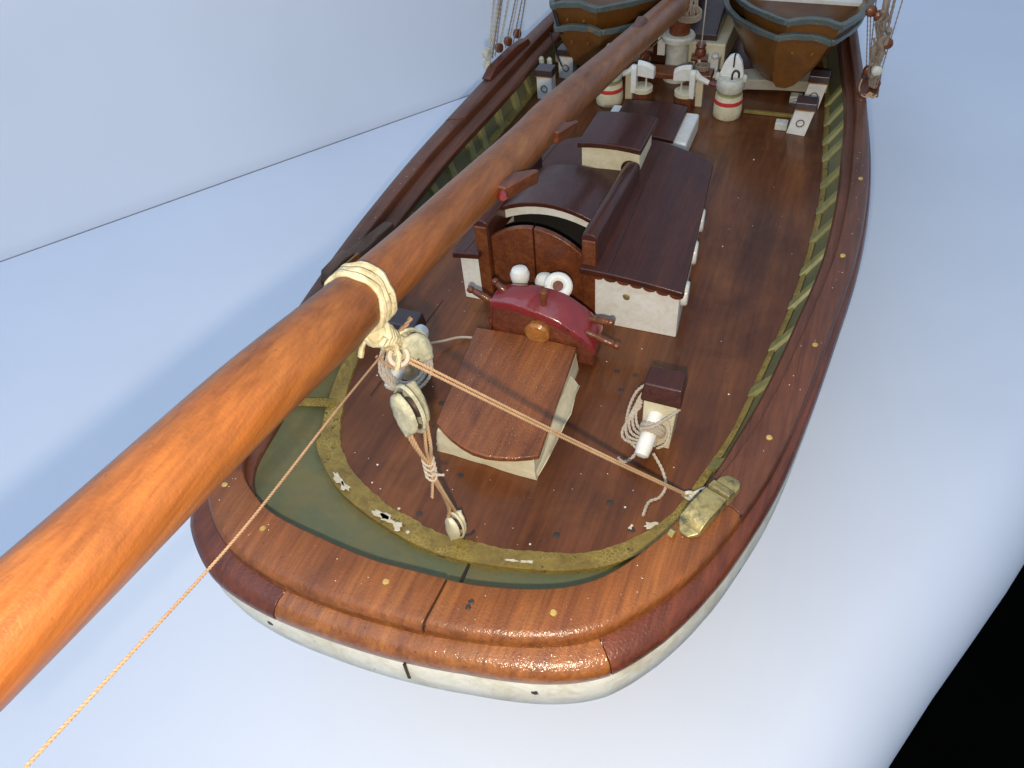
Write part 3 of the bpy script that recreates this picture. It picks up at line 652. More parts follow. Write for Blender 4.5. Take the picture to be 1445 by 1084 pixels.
loft(bm, [[P[0]+d*s-n*h, P[0]+d*s+n*h, P[0]+d*s+n*h*.8+V((0, 0, z)), P[0]+d*s-n*h*.8+V((0, 0, z))] for s, h, z in ((0, .010, .004), (.012, .016, .020), (.05, .017, .026), (.075, .017, .024), (.08, .016, .014), (.12, .015, .012), (.15, .015, .014), (.19, .013, .014), (.20, .007, .008))]); obj('chock_body', bm, 'worn', wc, bevel=.003, rough=.0012)
bm = B(); loft(bm, [[P[0]+d*s+n*.018, P[0]+d*s+n*.023, P[0]+d*s+n*.023+V((0, 0, z)), P[0]+d*s+n*.018+V((0, 0, z))] for s, z in ((.015, .014), (.03, .024), (.08, .024), (.085, .012))]); obj('broken_face', bm, 'rub', wc, bevel=.001)
# ------------------------------------------------------------------ mast, boom
mast = thing('mast', (-.02, 2.06, 0), 'dark red-brown mast rising from a white collar forward of the pumps', 'mast')
bm = B(); ltube(bm, [(.033, 0), (.032, .002), (.0285, .05), (.0275, .102)], (-.022, 2.055, 0), (0, 0, 1), 28); obj('mast_coat', bm, 'grey_white', mast)
bm = B(); ltube(bm, [(.034, .100), (.042, .104), (.0425, .114), (.039, .119), (.030, .120)], (-.022, 2.055, 0), (0, 0, 1), 28); obj('collar', bm, 'grey_white', mast)
bm = B(); ltube(bm, [(.0265, .119), (.0265, .19), (.0255, 1.2), (.02, 2.2)], (-.020, 2.056, 0), (0, .0, 1), 24); obj('spar', bm, 'brown', mast)
BP = [(-.020, 2.02, .208), (-.020, 1.473, .317), (-.020, 1.101, .389), (-.020, .97, .408), (-.020, .744, .450), (-.020, .638, .468), (-.020, .515, .492), (-.020, .462, .502), (-.020, .334, .530), (-.020, .158, .560), (-.02, .02, .586)]
BRD = [.0295, .0275, .0288, .0292, .0290, .0294, .0300, .0322, .0333, .0335, .0335]
boom = thing('boom', BP[7], 'long round varnished wooden boom running from the mast over the stern', 'boom')
bm = B(); Q = spline(BP, 60)
def brad(y):
    for (p, r), (q, s) in zip(zip(BP, BRD), list(zip(BP, BRD))[1:]):
        if q[1] <= y <= p[1]: return r+(s-r)*(p[1]-y)/(p[1]-q[1])
    return BRD[-1]
tube(bm, Q, [brad(p.y) for p in Q], 40); obj('spar', bm, 'boom', boom, angle=60)
def bpt(y):
    for p, q in zip(BP, BP[1:]):
        if q[1] <= y <= p[1]:
            t = (p[1]-y)/(p[1]-q[1]); return V(p).lerp(V(q), t)
    return V(BP[-1])
bd = (bpt(.40)-bpt(.60)).normalized(); ba, bb = basis(bd)
for k, (y, r) in enumerate(((.522, .0045), (.512, .0042), (.503, .0040))):
    bm = B(); c = bpt(y); P = [c + (ba*math.cos(j*math.pi/18)+bb*math.sin(j*math.pi/18))*(brad(y)+.0015) + bd*(.002*math.sin(j*.7+k)) for j in range(36)]
    rr = [r*(1+.15*math.sin(j*1.7+k)) for j in range(36)]
    tube(bm, P+[P[0]], rr+[rr[0]], 8); obj('rope_band', bm, 'band', boom)
# cheek cleats on the boom's starboard side
def cleat(y0, y1, k, up):
    """solid bracket whose horn points out and forward"""
    bm = B(); s_ = V((math.cos(up), 0, math.sin(up))); q = V((-math.sin(up), 0, math.cos(up))); L = y1-y0; r = brad(y0)
    P = [(0, -.010), (0, .010*k), (.10, .014*k), (.80, .028*k), (1.02, .034*k), (1.10, .031*k), (1.06, .024*k), (.90, .012*k), (.80, .003), (.85, -.002), (1.0, -.010)]
    A, C_ = [], []
    for t, e in P:
        c = bpt(y0+L*t) + s_*(r+e); A.append(bm.verts.new(c - q*.0105)); C_.append(bm.verts.new(c + q*.0105))
    bm.faces.new(A); bm.faces.new(C_[::-1])
    for j in range(len(P)): bm.faces.new((A[j], C_[j], C_[(j+1) % len(P)], A[(j+1) % len(P)]))
    return bm
obj('cleat', cleat(.805, .875, .8, math.radians(-6)), 'cap_dark', boom, bevel=.004, segs=3)
obj('cleat', cleat(1.02, 1.075, .5, math.radians(-10)), 'cap_dark', boom, bevel=.003, segs=3)
bm = B(); c = bpt(1.62); box(bm, c.x-.012, c.x+.012, 1.58, 1.66, c.z+.022, c.z+.034, .004, .012); obj('cleat', bm, 'cap_dark', boom, bevel=.003)
c = bpt(.80)
bm = B(); ltube(bm, [(.006, 0), (.007, .006), (.0045, .013)], c + V((.033, .004, -.004)), (.45, -.75, .2), 12); obj('knob', bm, 'red', boom)
# main-sheet blocks
def block(c, d, L, wd, face, lab, mat='grey_white', grp=None):
    c = V(c); d = V(d).normalized(); f = V(face); f = (f-d*f.dot(d)).normalized(); s = d.cross(f)
    t = thing('pulley_block', c, lab, 'pulley block', grp)
    for sg in (-1, 1):
        bm = B(); rows = []
        for k in range(9):
            u_ = k/8; x = (u_-.5)*L; r = wd*math.sqrt(max(.02, 1-(2*u_-1)**2*.96)); p = c + d*x + s*sg*wd*.45
            rows.append([p + f*r*math.cos(a) + s*sg*wd*.42*math.sin(a) for a in [0, .5, 1.1, 1.57, 2.04, 2.6, math.pi]] + [p - f*r*.8 - s*sg*.001, p + f*r*.8 - s*sg*.001])
        loft(bm, rows); obj('cheek', bm, mat, t, rough=.0005, angle=60)
    bm = B(); ltube(bm, [(wd*.72, -wd*.22), (wd*.55, 0), (wd*.72, wd*.22)], c, s, 14); obj('sheave', bm, 'iron', t)
    bm = B(); P = [c + d*(L*.56*math.cos(a)) + f*(wd*1.08*math.sin(a)) for a in [k*math.pi/12 for k in range(25)]]; tube(bm, P, wd*.13, 6); obj('strop', bm, mat, t)
    return t
G = 'main-sheet pulley blocks at the stern'
block((.012, .536, .414), (.25, .45, -.75), .048, .0165, (-.13, -.42, -.30), 'weathered grey double block slung under the boom band', 'aged', G)
block((.004, .517, .330), (.10, -.06, -1), .060, .020, (1, -.35, 0), 'chipped white block hanging above the tackle cords', 'aged', G)
block((.004, .557, .040), (-.05, -.05, -1), .046, .0145, (1, -.35, 0), 'small cream block shackled to the deck at the stern', 'cream', G)
bm = B()
A0, A1 = V((-.004, .503, .458)), V((.004, .535, .412)); ld = (A1-A0).normalized(); la, lb = basis(ld); P = []
for k in range(120):
    u_ = k/119; th = k*.62; r = .0125-.003*math.sin(u_*3.1)+.0016*math.sin(k*1.9)
    P.append(A0.lerp(A1, u_) + (la*math.cos(th) + lb*math.sin(th))*r)
tube(bm, P, [.0036*(1+.3*math.sin(k*.53)) for k in range(120)], 7)
ltube(bm, [(.009, -.004), (.011, .0), (.0105, .05), (.007, .056)], A0, ld, 14)
for q in (((-.012, .512, .455), (-.022, .500, .440), (-.024, .492, .428)), ((.010, .510, .440), (.018, .500, .432), (.016, .494, .420))): tube(bm, spline(q, 8), .0028, 6)
tag(obj('lashing', bm, 'band', rough=.0008), 'lumpy painted lashing under the boom band', 'lashing')
bm = B(); c = V((.013, .507, .426)); ha, hb_ = basis(V((.45, -.58, .66))); P = [c + (ha*math.cos(a) + hb_*math.sin(a))*.0095 for a in [-.9+k*.36 for k in range(14)]]; tube(bm, P, .0027, 8); tag(obj('hook', bm, 'rope_pale'), 'pale hook under the boom holding the doubled cord', 'hook')
# eye in the deck
bm = B(); c = V((.006, .562, .008))
tube(bm, [c + V((.005*math.cos(k*math.pi/8), 0, .005+.006*math.sin(k*math.pi/8))) for k in range(17)], .0016, 6); ltube(bm, [(.006, -.009), (.006, -.006)], c, (0, 0, 1), 8)
tube(bm, [c + V((.003, -.004, 0)), c + V((.014, .004, .003)), c + V((.016, .012, .002))], .0022, 5); tag(obj('deck_eye', bm, 'iron'), 'rusty ring bolt in the deck at the stern', 'ring bolt')
# tackle cords
bm = B()
top = V((.004, .517, .300)); low = V((.004, .557, .066)); knot = V((.004, .528, .205))
cord(bm, [top + V((-.014, 0, .004)), top + V((-.010, 0, -.03)), knot + V((-.004, -.002, .02)), knot, low + V((-.006, 0, .02)), low + V((-.010, 0, -.01))], .0024)
cord(bm, [top + V((-.012, 0, .0)), top + V((-.002, 0, -.045)), knot + V((.001, -.002, .012)), knot + V((.001, 0, -.02)), low + V((-.004, 0, .025)), low + V((-.009, 0, -.012))], .0024)
cord(bm, [top + V((.018, 0, .020)), top + V((.016, 0, -.03)), knot + V((.005, 0, .025)), knot + V((.003, 0, -.01)), low + V((.004, 0, .01))], .0024)
cord(bm, [top + V((.015, .0, .018)), top + V((.009, 0, -.035)), knot + V((.003, -.003, .03)), knot + V((.002, -.003, -.012)), knot + V((-.002, -.008, -.05))], .0022)
tag(obj('tackle_cords', bm, 'rope'), 'brown cords between the white block and the deck block', 'rope')
bm = B()
for k in range(4): cord(bm, [knot + V((.007*math.cos(a), .007*math.sin(a), .018-.010*k+.003*math.sin(a*2))) for a in [j*math.pi/5 for j in range(11)]], .0018)
cord(bm, [knot + V((.005, -.004, 0)), knot + V((.016, -.006, .003)), knot + V((.022, -.005, .004))], .0018)
tag(obj('whipping', bm, 'rope_pale'), 'pale whipping tied round the tackle cords', 'rope')
# doubled cord from boom to the starboard rail
bm = B(); a = V((.019, .515, .413)); b = V((.303, .716, .030))
s = V((.0, .0026, .0030))
def sag(p, q, d): return [p.lerp(q, t) - V((0, 0, d*4*t*(1-t))) for t in (0, .25, .5, .75, 1)]
cord(bm, sag(a + s*.75, b + s*.25, .003), .0018); cord(bm, sag(a - s*.35, b - s*.3, .0035), .0018)
tag(obj('doubled_cord', bm, 'rope'), 'taut doubled tan cord from the boom to the starboard bulwark', 'rope')
bm = B(); c = V((.303, .716, .030)); tube(bm, [c + V((.007*math.cos(k*math.pi/6), .002*math.sin(k), .007*math.sin(k*math.pi/6))) for k in range(13)], .003, 7); tube(bm, [c + V((.002, 0, 0)), c + V((.012, .006, .006)), c + V((.022, .012, .012))], .003, 6)
tag(obj('bulwark_eye', bm, 'grey_white'), 'small ring in the starboard bulwark at the end of the doubled cord', 'ring bolt')
# long cord leading aft along the boom
bm = B(); cord(bm, [(-.002, .520, .428), (.010, .40, .458), (.027, .24, .495), (.040, .12, .535), (.058, .02, .580)], .0013); cord(bm, [(-.004, .517, .430), (.004, .53, .438), (.012, .535, .446), (.016, .540, .452)], .0026)
cord(bm, [(-.014, .505, .42), (.004, .508, .404), (.019, .514, .412)], .0020)
tag(obj('long_cord', bm, 'rope_brown'), 'single tan cord running aft from the boom band toward the left corner', 'rope')
# ------------------------------------------------------------------ pumps, fife rail, barrels
def pump(x, sg, lab):
    t = thing('deck_pump', (x, 1.905, 0), lab, 'pump', 'twin deck pumps before the mast')
    y = 1.905
    bm = B(); ltube(bm, [(.027, 0), (.026, .028), (.0255, .036)], (x, y, 0), (0, 0, 1), 8); obj('pump_barrel', bm, 'brown', t)
    bm = B(); ltube(bm, [(.0265, .034), (.0265, .044), (.023, .045)], (x, y, 0), (0, 0, 1), 16); obj('pump_top', bm, 'cream', t)
    bm = B(); rows = []
    for k in range(9):
        a = math.pi*k/8; rows.append([V((x+sg*(.012+d), y-.012-.010*math.cos(a), (.092+.012*math.sin(a)))) for d in (0, .007)] )
    P = [(y-.022, .034), (y-.002, .034)] + [(y-.012+.010*math.cos(math.pi*k/8), .092+.011*math.sin(math.pi*k/8)) for k in range(9)]
    a_ = [bm.verts.new((x+sg*.012, q, z)) for q, z in P]; b_ = [bm.verts.new((x+sg*.025, q, z)) for q, z in P]; bm.faces.new(a_); bm.faces.new(b_[::-1])
    for j in range(len(P)): bm.faces.new((a_[j], b_[j], b_[(j+1) % len(P)], a_[(j+1) % len(P)]))
    obj('bracket', bm, 'white', t, bevel=.001)
    bm = B(); rows = []
    for k in range(8):
        u_ = k/7; xx = x+sg*(.012-.042*u_); h = .030*math.sqrt(max(.15, 1-(u_*.85)**2))
        rows.append([V((xx, y-.012, .074-.004*u_)), V((xx, y-.012, .080+h*.8)), V((xx, y-.004, .082+h)), V((xx, y+.010, .080+h*.8)), V((xx, y+.010, .074-.004*u_))])
    loft(bm, rows); obj('pump_head', bm, 'white', t, bevel=.002)
    bm = B(); tube(bm, [(x-sg*.010, y-.004, .044), (x-sg*.010, y-.002, .09)], .0022, 6); obj('plunger_rod', bm, 'grey_white', t)
    bm = B(); tube(bm, spline([(x+sg*.018, y-.004, .093), (x+sg*.034, y-.004, .080), (x+sg*.056, y-.004, .071)], 8), [.010, .010, .009, .008, .0075, .007, .0065, .006], 8); lv = obj('lever', bm, 'white', t)
    bm = B(); tube(bm, [(x+sg*.055, y-.004, .0712), (x+sg*.080, y-.006, .0685), (x+sg*.108, y-.008, .067)], .0058, 8); obj('lever_grip', bm, 'red', lv)
pump(-.074, -1, 'port deck pump with white head and red lever, partly behind the boom')
pump(.034, 1, 'starboard deck pump with white head and red lever')
fr = thing('fife_rail', (-.02, 1.95, 0), 'dark brown fife rail on short white posts between the pumps', 'fife rail')
bm = B(); loft(bm, [[V((x, 1.935-d, .058)), V((x, 1.975, .058)), V((x, 1.975, .072)), V((x, 1.935-d, .072))] for x, d in ((-.14, 0), (-.10, .006), (-.02, .012), (.05, .006), (.09, 0))]); obj('rail_plank', bm, 'brown', fr, bevel=.003)
for x in (-.112, .066):
    bm = B(); box(bm, x-.009, x+.009, 1.915, 1.93, 0, .062); obj('rail_post', bm, 'cream', fr, bevel=.001)
def pin(x, y, z, lab, mat='rub_dark'):
    bm = B(); ltube(bm, [(.010, 0), (.013, .012), (.010, .02), (.012, .03), (.014, .045), (.010, .055), (.013, .06), (.011, .066)], (x, y, z), (0, 0, 1), 12); ltube(bm, [(.008, -.02), (.008, .02)], (x, y-.004, z+.030), (1, 0, 0), 10)
    tag(obj('belaying_cleat', bm, mat), lab, 'cleat', 'dark red turned cleats by the mast')
pin(-.098, 2.02, .058, 'dark red turned cleat left of the mast, beside the boom'); pin(.048, 1.99, .060, 'dark red turned cleat right of the mast with a cord')
for x, y, z in ((-.066, 2.07, .10), (.072, 2.085, .05)):
    bm = B(); box(bm, x-.010, x+.010, y-.01, y+.01, z-.045 if z > .06 else .0, z); lathe(bm, [(.008, 0), (.010, .006), (.007, .012)], (x-.008 if x < 0 else x, y-.004, z), (0, 0, 1), 10)
    tag(obj('small_bitt', bm, 'white', bevel=.001), 'small white bitt immediately %s of the mast collar' % ('left' if x < 0 else 'right'), 'bitt')
bm = B(); tube(bm, [(-.064, 2.05, .105), (-.100, 2.012, .075), (-.104, 1.985, .06)], .0013, 5); tag(obj('thin_line', bm, 'brass'), 'thin brass-coloured line left of the mast collar', 'line')
dh = thing('fore_deckhouse', (.03, 2.25, 0), 'white deckhouse with dark purple top behind the mast', 'deckhouse')
bm = B(); box(bm, -.04, .090, 2.12, 2.42, .0, .070); obj('house_side', bm, 'cream', dh, bevel=.004)
bm = B(); hexa(bm, [(-.035, 2.135, .070), (.064, 2.135, .070), (.06, 2.40, .070), (-.035, 2.40, .070)], [(-.035, 2.137, .086), (.062, 2.137, .086), (.058, 2.39, .17), (-.035, 2.39, .17)]); obj('house_top', bm, 'dark', dh, bevel=.003)
bm = B(); box(bm, .050, .082, 2.095, 2.118, .0, .045); obj('step_block', bm, 'white', dh, bevel=.001)
def barrel(x, y, lab):
    t = thing('striped_bollard', (x, y, 0), lab, 'bollard', 'white bollards with a red stripe')
    bm = B(); ltube(bm, [(.030, 0), (.0335, .004), (.0345, .02), (.0335, .036), (.0315, .058)], (x, y, 0), (0, 0, 1), 20); obj('drum', bm, 'cream', t, rough=.0005)
    bm = B(); ltube(bm, [(.0335, .037), (.0343, .038), (.0338, .046), (.0325, .047)], (x, y, 0), (0, 0, 1), 20); obj('red_stripe', bm, 'redband', t)
    bm = B(); ltube(bm, [(.031, .057), (.0275, .061), (.0275, .066), (.031, .069)], (x, y, 0), (0, 0, 1), 20); obj('groove', bm, 'rib', t)
    bm = B(); ltube(bm, [(.030, .067), (.0325, .072), (.033, .094), (.031, .098)], (x, y, 0), (0, 0, 1), 20); obj('drum_head', bm, 'grey_white', t)
    bm = B(); P = [(.030, .092), (-.030, .092), (-.027, .108), (-.020, .130), (-.009, .146), (0, .150), (.010, .148), (.019, .136), (.026, .112)]
    a = [bm.verts.new((x+p, y+.000+.0*q, q)) for p, q in P]; b = [bm.verts.new((x+p, y+.014, q)) for p, q in P]; bm.faces.new(a); bm.faces.new(b[::-1])
    for j in range(len(P)): bm.faces.new((a[j], b[j], b[(j+1) % len(P)], a[(j+1) % len(P)]))
    ap = obj('arched_plate', bm, 'white', t, bevel=.002)
    bm = B(); box(bm, x+.001, x+.0045, y-.002, y+.010, .122, .151); obj('slot', bm, 'black', ap, smooth=False)
    bm = B(); tube(bm, spline([(x+.004, y-.014, .096), (x+.004, y-.014, .112), (x+.010, y-.014, .120), (x+.018, y-.014, .116), (x+.019, y-.013, .104)], 12), .0028, 6); obj('staple', bm, 'iron', ap)
    for dx in (-.031, .032):
        bm = B(); ltube(bm, [(.006, 0), (.006, .012), (.003, .016)], (x+dx, y-.004, .092), (0, 0, 1), 8); obj('lug', bm, 'grey_white', t)
    return t
b1 = barrel(.143, 1.887, 'cream bollard with red stripe right of the starboard pump')
dup(b1, (-.297, 0, 0), 'cream bollard with red stripe half hidden by the boom')
# side bitts
def side_bitt(x, y, lean, lab, pin_):
    t = thing('rail_bitt', (x, y, 0), lab, 'bitt', 'white capped bitts along the bulwarks')
    bm = B(); hexa(bm, [(x-.021, y-.012, 0), (x+.021, y-.018, 0), (x+.021, y+.018, 0), (x-.021, y+.018, 0)], [(x-.021+lean, y-.012, .062), (x+.021+lean, y-.016, .062), (x+.021+lean, y+.016, .062), (x-.021+lean, y+.018, .062)]); po = obj('post', bm, 'white', t, bevel=.001)
    bm = B(); box(bm, x-.025+lean, x+.025+lean, y-.019, y+.023, .064, .080, .002, .002); obj('bitt_cap', bm, 'dark', t, bevel=.002)
    bm = B(); box(bm, x-.023+lean, x+.023+lean, y-.0165, y+.019, .0605, .0645); obj('ochre_edge', bm, 'amber', po, bevel=.0006)
    bm = B(); a, b = V((1, -.1, 0)).normalized(), V((lean/.064, 0, 1)).normalized(); c = V((x+lean*.5, y-.0158, .030)); tube(bm, [c + (a*math.cos(k*math.pi/10)+b*math.sin(k*math.pi/10))*.0085 for k in range(21)], .0011, 6); obj('bolt_ring', bm, 'iron', po)
    bm = B(); box(bm, x-.05 if x > 0 else x+.022, x-.022 if x > 0 else x+.05, y-.004, y+.02, .0, .018); obj('foot', bm, 'grey_white', t, bevel=.002)
    if pin_:
        for dx in (-.028, -.006):
            bm = B(); ltube(bm, [(.007, 0), (.007, .034), (.004, .038)], (x+dx+lean, y+.05, .045), (0, 0, 1), 10); obj('pin', bm, 'grey_white', t)
side_bitt(.313, 1.846, .012, 'white bitt with dark cap nearest the stern on the starboard side', False)
side_bitt(.328, 1.985, .010, 'white bitt with dark cap under the starboard dories', False)
side_bitt(-.322, 1.880, 0, 'white bitt with dark cap on the port side beside the boom', True)
side_bitt(-.305, 2.005, 0, 'white bitt with dark cap below the port dories', False)
bm = B(); box(bm, -.30, -.25, 1.80, 1.875, 0, .028, .004, .004); tag(obj('deck_block', bm, 'brown', bevel=.003), 'brown wooden block on deck against the port bitt', 'block')
bm = B(); tube(bm, [(.285, 1.93, .03), (.30, 1.90, .05), (.318, 1.87, .055)], .004, 6); tag(obj('short_strap', bm, 'grey_white'), 'short white strap between the two starboard bitts', 'strap')
# cross beam carrying the boats
bm = B(); loft(bm, [[V((x, 2.035, z0)), V((x, 2.10, z0)), V((x, 2.10, z1)), V((x, 2.035, z1))] for x, z0, z1 in ((-.35, .022, .045), (-.25, .018, .045), (-.115, .012, .040), (-.10, .001, .03))]); tag(obj('boat_chock', bm, 'beige', bevel=.002), 'beige beam across the deck under the port dories', 'beam')
bm = B(); loft(bm, [[V((x, 2.005, z0)), V((x, 2.07, z0)), V((x, 2.07, z1)), V((x, 2.005, z1))] for x, z0, z1 in ((.13, .001, .03), (.17, .012, .038), (.25, .018, .045), (.36, .022, .048))]); tag(obj('boat_chock', bm, 'beige', bevel=.002), 'beige beam across the deck under the starboard dories', 'beam')
bm = B(); box(bm, .18, .34, 1.905, 1.915, .001, .008); o = obj('deck_trim', bm, 'olive', hull, bevel=.001)
# ------------------------------------------------------------------ dories
def dory(cx, z, y0, sgn, lab, grp, inner=False, up=0, bs=0):
    t = thing('dory', (cx, y0+.35, z), lab, 'dory', grp)
    # y, centre x, half top, half bottom, z bottom, z top
    st = [(0, 0, .058, .021, .012, .145, -.03), (.06, -.022, .104, .045, .006, .132, -.02), (.13, -.040, .142, .062, .002, .118, -.01), (.24, -.055, .168, .075, 0, .108, 0), (.42, -.055, .168, .075, 0, .104, 0), (.60, -.045, .125, .050, .004, .104, 0), (.72, -.035, .060, .02, .010, .120, .02), (.78, -.03, .006, .004, .02, .135, .05)]
    def sec(s, d):
        dy, dx, ht, hb, zb, zt, rk = s; c = cx + sgn*dx; y = y0+dy
        hb = max(hb-d, .001); ht = max(ht-d, .001); hm = hb+(ht-hb)*.62
        rk2 = -.05*max(0, 1-dy/.15); fd = max(0, 1-dy/.3); zt += up*fd; cb = c + bs*fd; cm = c + bs*fd*.45
        return [V((c-ht, y+rk2+(d if dy == 0 else 0), z+zt)), V((cm-hm, y+rk2*.5+(d if dy == 0 else 0), z+zb+(zt-zb)*.5)), V((cb-hb, y+(d if dy == 0 else 0), z+zb+d)), V((cb+hb, y+(d if dy == 0 else 0), z+zb+d)), V((cm+hm, y+rk2*.5+(d if dy == 0 else 0), z+zb+(zt-zb)*.5)), V((c+ht, y+rk2+(d if dy == 0 else 0), z+zt))]
    O = [sec(s, 0) for s in st]; NS = 17
    def grid(d):
        cols = [spline([sec(q, d)[k] for q in st], 26) for k in range(6)]
        return [spline([cols[k][i] for k in range(6)], NS) for i in range(26)]
    bm = B(); vo = [[bm.verts.new(p) for p in r] for r in grid(0)]; vi = [[bm.verts.new(p) for p in r] for r in grid(.006)]
    for i in range(25):
        for k in range(NS-1):
            bm.faces.new((vo[i][k], vo[i][k+1], vo[i+1][k+1], vo[i+1][k])); bm.faces.new((vi[i][k+1], vi[i][k], vi[i+1][k], vi[i+1][k+1]))
        for k in (0, NS-1): bm.faces.new((vo[i][k], vo[i+1][k], vi[i+1][k], vi[i][k]))
    for e in (0, -1):
        bm.faces.new(vo[e]); bm.faces.new(vi[e][::-1]); bm.faces.new((vo[e][0], vi[e][0], vi[e][-1], vo[e][-1]))
    dhull = obj('dory_hull', bm, 'boat', t, bevel=.005, segs=3, angle=40, rough=.0007)
    for k in (0, 5):
        bm = B(); P = spline([r[k] for r in O], 40); rows = []
        sx = -1 if k == 0 else 1
        for p in P: q = random.uniform(-.0012, .0012); rows.append([p + V((sx*.0045, 0, -.010+q)), p + V((sx*.007+q, 0, .003)), p + V((-sx*.008+q, 0, .004)), p + V((-sx*.008, 0, -.006))])
        loft(bm, rows); obj('gunwale', bm, 'boatrim', t, bevel=.0015, rough=.0005)
    a, b = O[0][0], O[0][5]
    bm = B(); rows = []
    for k in range(9):
        p = a.lerp(b, k/8) + V((0, 0, .010*math.sin(k/8*math.pi)-.002)); q = random.uniform(-.0018, .0018); rows.append([p + V((0, -.004, -.009+q)), p + V((0, -.006+q, .005)), p + V((0, .010, .005+q)), p + V((0, .010, -.006))])
    loft(bm, rows); obj('transom_rail', bm, 'boatrim', t, bevel=.0015, rough=.0006)
    for f in (.32, .68):
        bm = B(); ltube(bm, [(.0045, -.002), (.003, .002)], a.lerp(b, f) + V((0, .006, -.034)), (0, -1, 0), 8); obj('transom_bolt', bm, 'boat', dhull)
    if inner:
        for dy, h in ((.27, .135), (.42, .135)):
            bm = B(); box(bm, cx-sgn*.045-h, cx-sgn*.045+h, y0+dy, y0+dy+.032, z+.070, z+.080); obj('thwart', bm, 'white', t, bevel=.001)
    return t
G = 'ochre dories nested in stacks on the deck'
dory(.292, .048, 1.945, 1, 'lower ochre dory of the starboard stack, nearest the deck', G, False, .002, -.034)
dory(.306, .080, 1.945, 1, 'upper ochre dory of the starboard stack with white thwarts', G, True, .006, -.02)
dory(-.236, .052, 1.945, -1, 'lower ochre dory of the port stack behind the boom', G, False, -.022)
dory(-.246, .104, 1.945, -1, 'upper ochre dory of the port stack, cut by the top of the picture', G, False, -.02)
bm = B(); a = V((-.302, 1.905, .215)); tube(bm, spline([a, a + V((.012, -.006, -.03)), a + V((.020, -.004, -.055))], 8), .005, 7); tube(bm, [a + V((-.012, 0, -.055)), a + V((.004, -.01, -.10)), a + V((.02, -.01, -.135))], .0022, 5)
tag(obj('boat_lashing', bm, 'black'), 'black cord hanging at the stern of the port dories', 'cord')
# ------------------------------------------------------------------ shrouds
def shrouds(base, tops, lab, grp_mat, blocks, n_line=9, side=-1):
    t = thing('shroud_rigging', base, lab, 'rigging')
    return t
sl = thing('shroud_set', (-.43, 1.86, .1), 'bundle of pale shroud lines with brown blocks on the port rail', 'rigging')
bm = B(); loft(bm, [[V((x-.013, y, .1015)), V((x+.013, y, .1015)), V((x+.010, y, z)), V((x-.012, y, z))] for x, y, z in ((-.425, 1.74, .106), (-.424, 1.78, .118), (-.412, 1.90, .120), (-.403, 1.955, .116), (-.402, 1.962, .108))]); obj('channel_board', bm, 'rub_dark', sl, bevel=.002)
def line_to(a, b, far=1.0): a, b = V(a), V(b); return [a, a + (b-a)*far]
import itertools
LA = [((-.441, 1.80, .13), (-.442, 1.86, .235)), ((-.438, 1.80, .13), (-.434, 1.87, .235)), ((-.436, 1.81, .125), (-.428, 1.87, .235)), ((-.432, 1.82, .125), (-.424, 1.87, .235)), ((-.430, 1.84, .125), (-.412, 1.88, .235)), ((-.424, 1.87, .125), (-.396, 1.89, .235)), ((-.420, 1.88, .125), (-.390, 1.89, .235)), ((-.414, 1.90, .125), (-.382, 1.90, .235)), ((-.407, 1.92, .125), (-.374, 1.90, .235))]
for k, (a, b) in enumerate(LA):
    bm = B(); cord(bm, line_to(a, b, 6), .0028 if k in (0, 1, 2, 4) else .0018, pitch=.02, n=5); obj('shroud', bm, 'rope_pale' if k in (0, 1, 4, 6) else 'rope_dark', sl)
for x, y, z in ((-.430, 1.845, .128), (-.420, 1.882, .130), (-.411, 1.925, .132)):
    bm = B(); ltube(bm, [(.006, -.008), (.011, -.006), (.012, 0), (.011, .006), (.006, .008)], (x, y, z+.008), (1, -.2, .1), 12); obj('deadeye', bm, 'brown', sl)
bm = B()
for k in range(6): tube(bm, spline([V((-.441, 1.79, .108)) + V((.006*math.sin(k*2+j), .006*math.cos(k*3+j), .012*j)) for j in range(5)], 12), .0045, 6)
obj('seizing', bm, 'grey_white', sl)
sr = thing('shroud_set', (.455, 1.87, .1), 'weathered bundle of shroud lines and blocks on the starboard rail', 'rigging')
bm = B(); box(bm, .430, .470, 1.845, 1.97, .1015, .108); obj('channel_board', bm, 'cap_dark', sr, bevel=.002)
RA = [((.452, 1.865, .115), (.445, 1.90, .288)), ((.448, 1.87, .115), (.438, 1.90, .285)), ((.457, 1.86, .115), (.455, 1.90, .29)), ((.436, 1.94, .115), (.405, 1.93, .27)), ((.444, 1.91, .115), (.412, 1.91, .27)), ((.462, 1.86, .115), (.470, 1.90, .29)), ((.441, 1.92, .115), (.420, 1.91, .28))]
for k, (a, b) in enumerate(RA):
    bm = B(); cord(bm, line_to(a, b, 5), .0034 if k < 3 else .0015, pitch=.02, n=5); obj('shroud', bm, 'rope_dark', sr)
bm = B()
random.seed(5)
for k in range(14):
    f = .15+.85*k/13; c = V((.452, 1.865, .115)).lerp(V((.442, 1.90, .288)), f) + V((random.uniform(-.010, .010), 0, 0))
    tube(bm, spline([c + V((random.uniform(-.006, .006), random.uniform(-.006, .006), .014*(j-2))) for j in range(5)], 10), random.uniform(.003, .0065), 6)
obj('seizing', bm, 'rope_dark', sr)
for x, y, z, m in ((.440, 1.93, .122, 'brown'), (.458, 1.88, .118, 'brown'), (.455, 1.872, .150, 'grey_white'), (.415, 1.905, .262, 'brown'), (.433, 1.90, .255, 'brown'), (.462, 1.885, .205, 'brown')):
    bm = B(); ltube(bm, [(.006, -.009), (.011, -.006), (.0125, 0), (.011, .006), (.006, .009)], (x, y, z), (.3, -1, .1), 12); obj('deadeye', bm, m, sr)
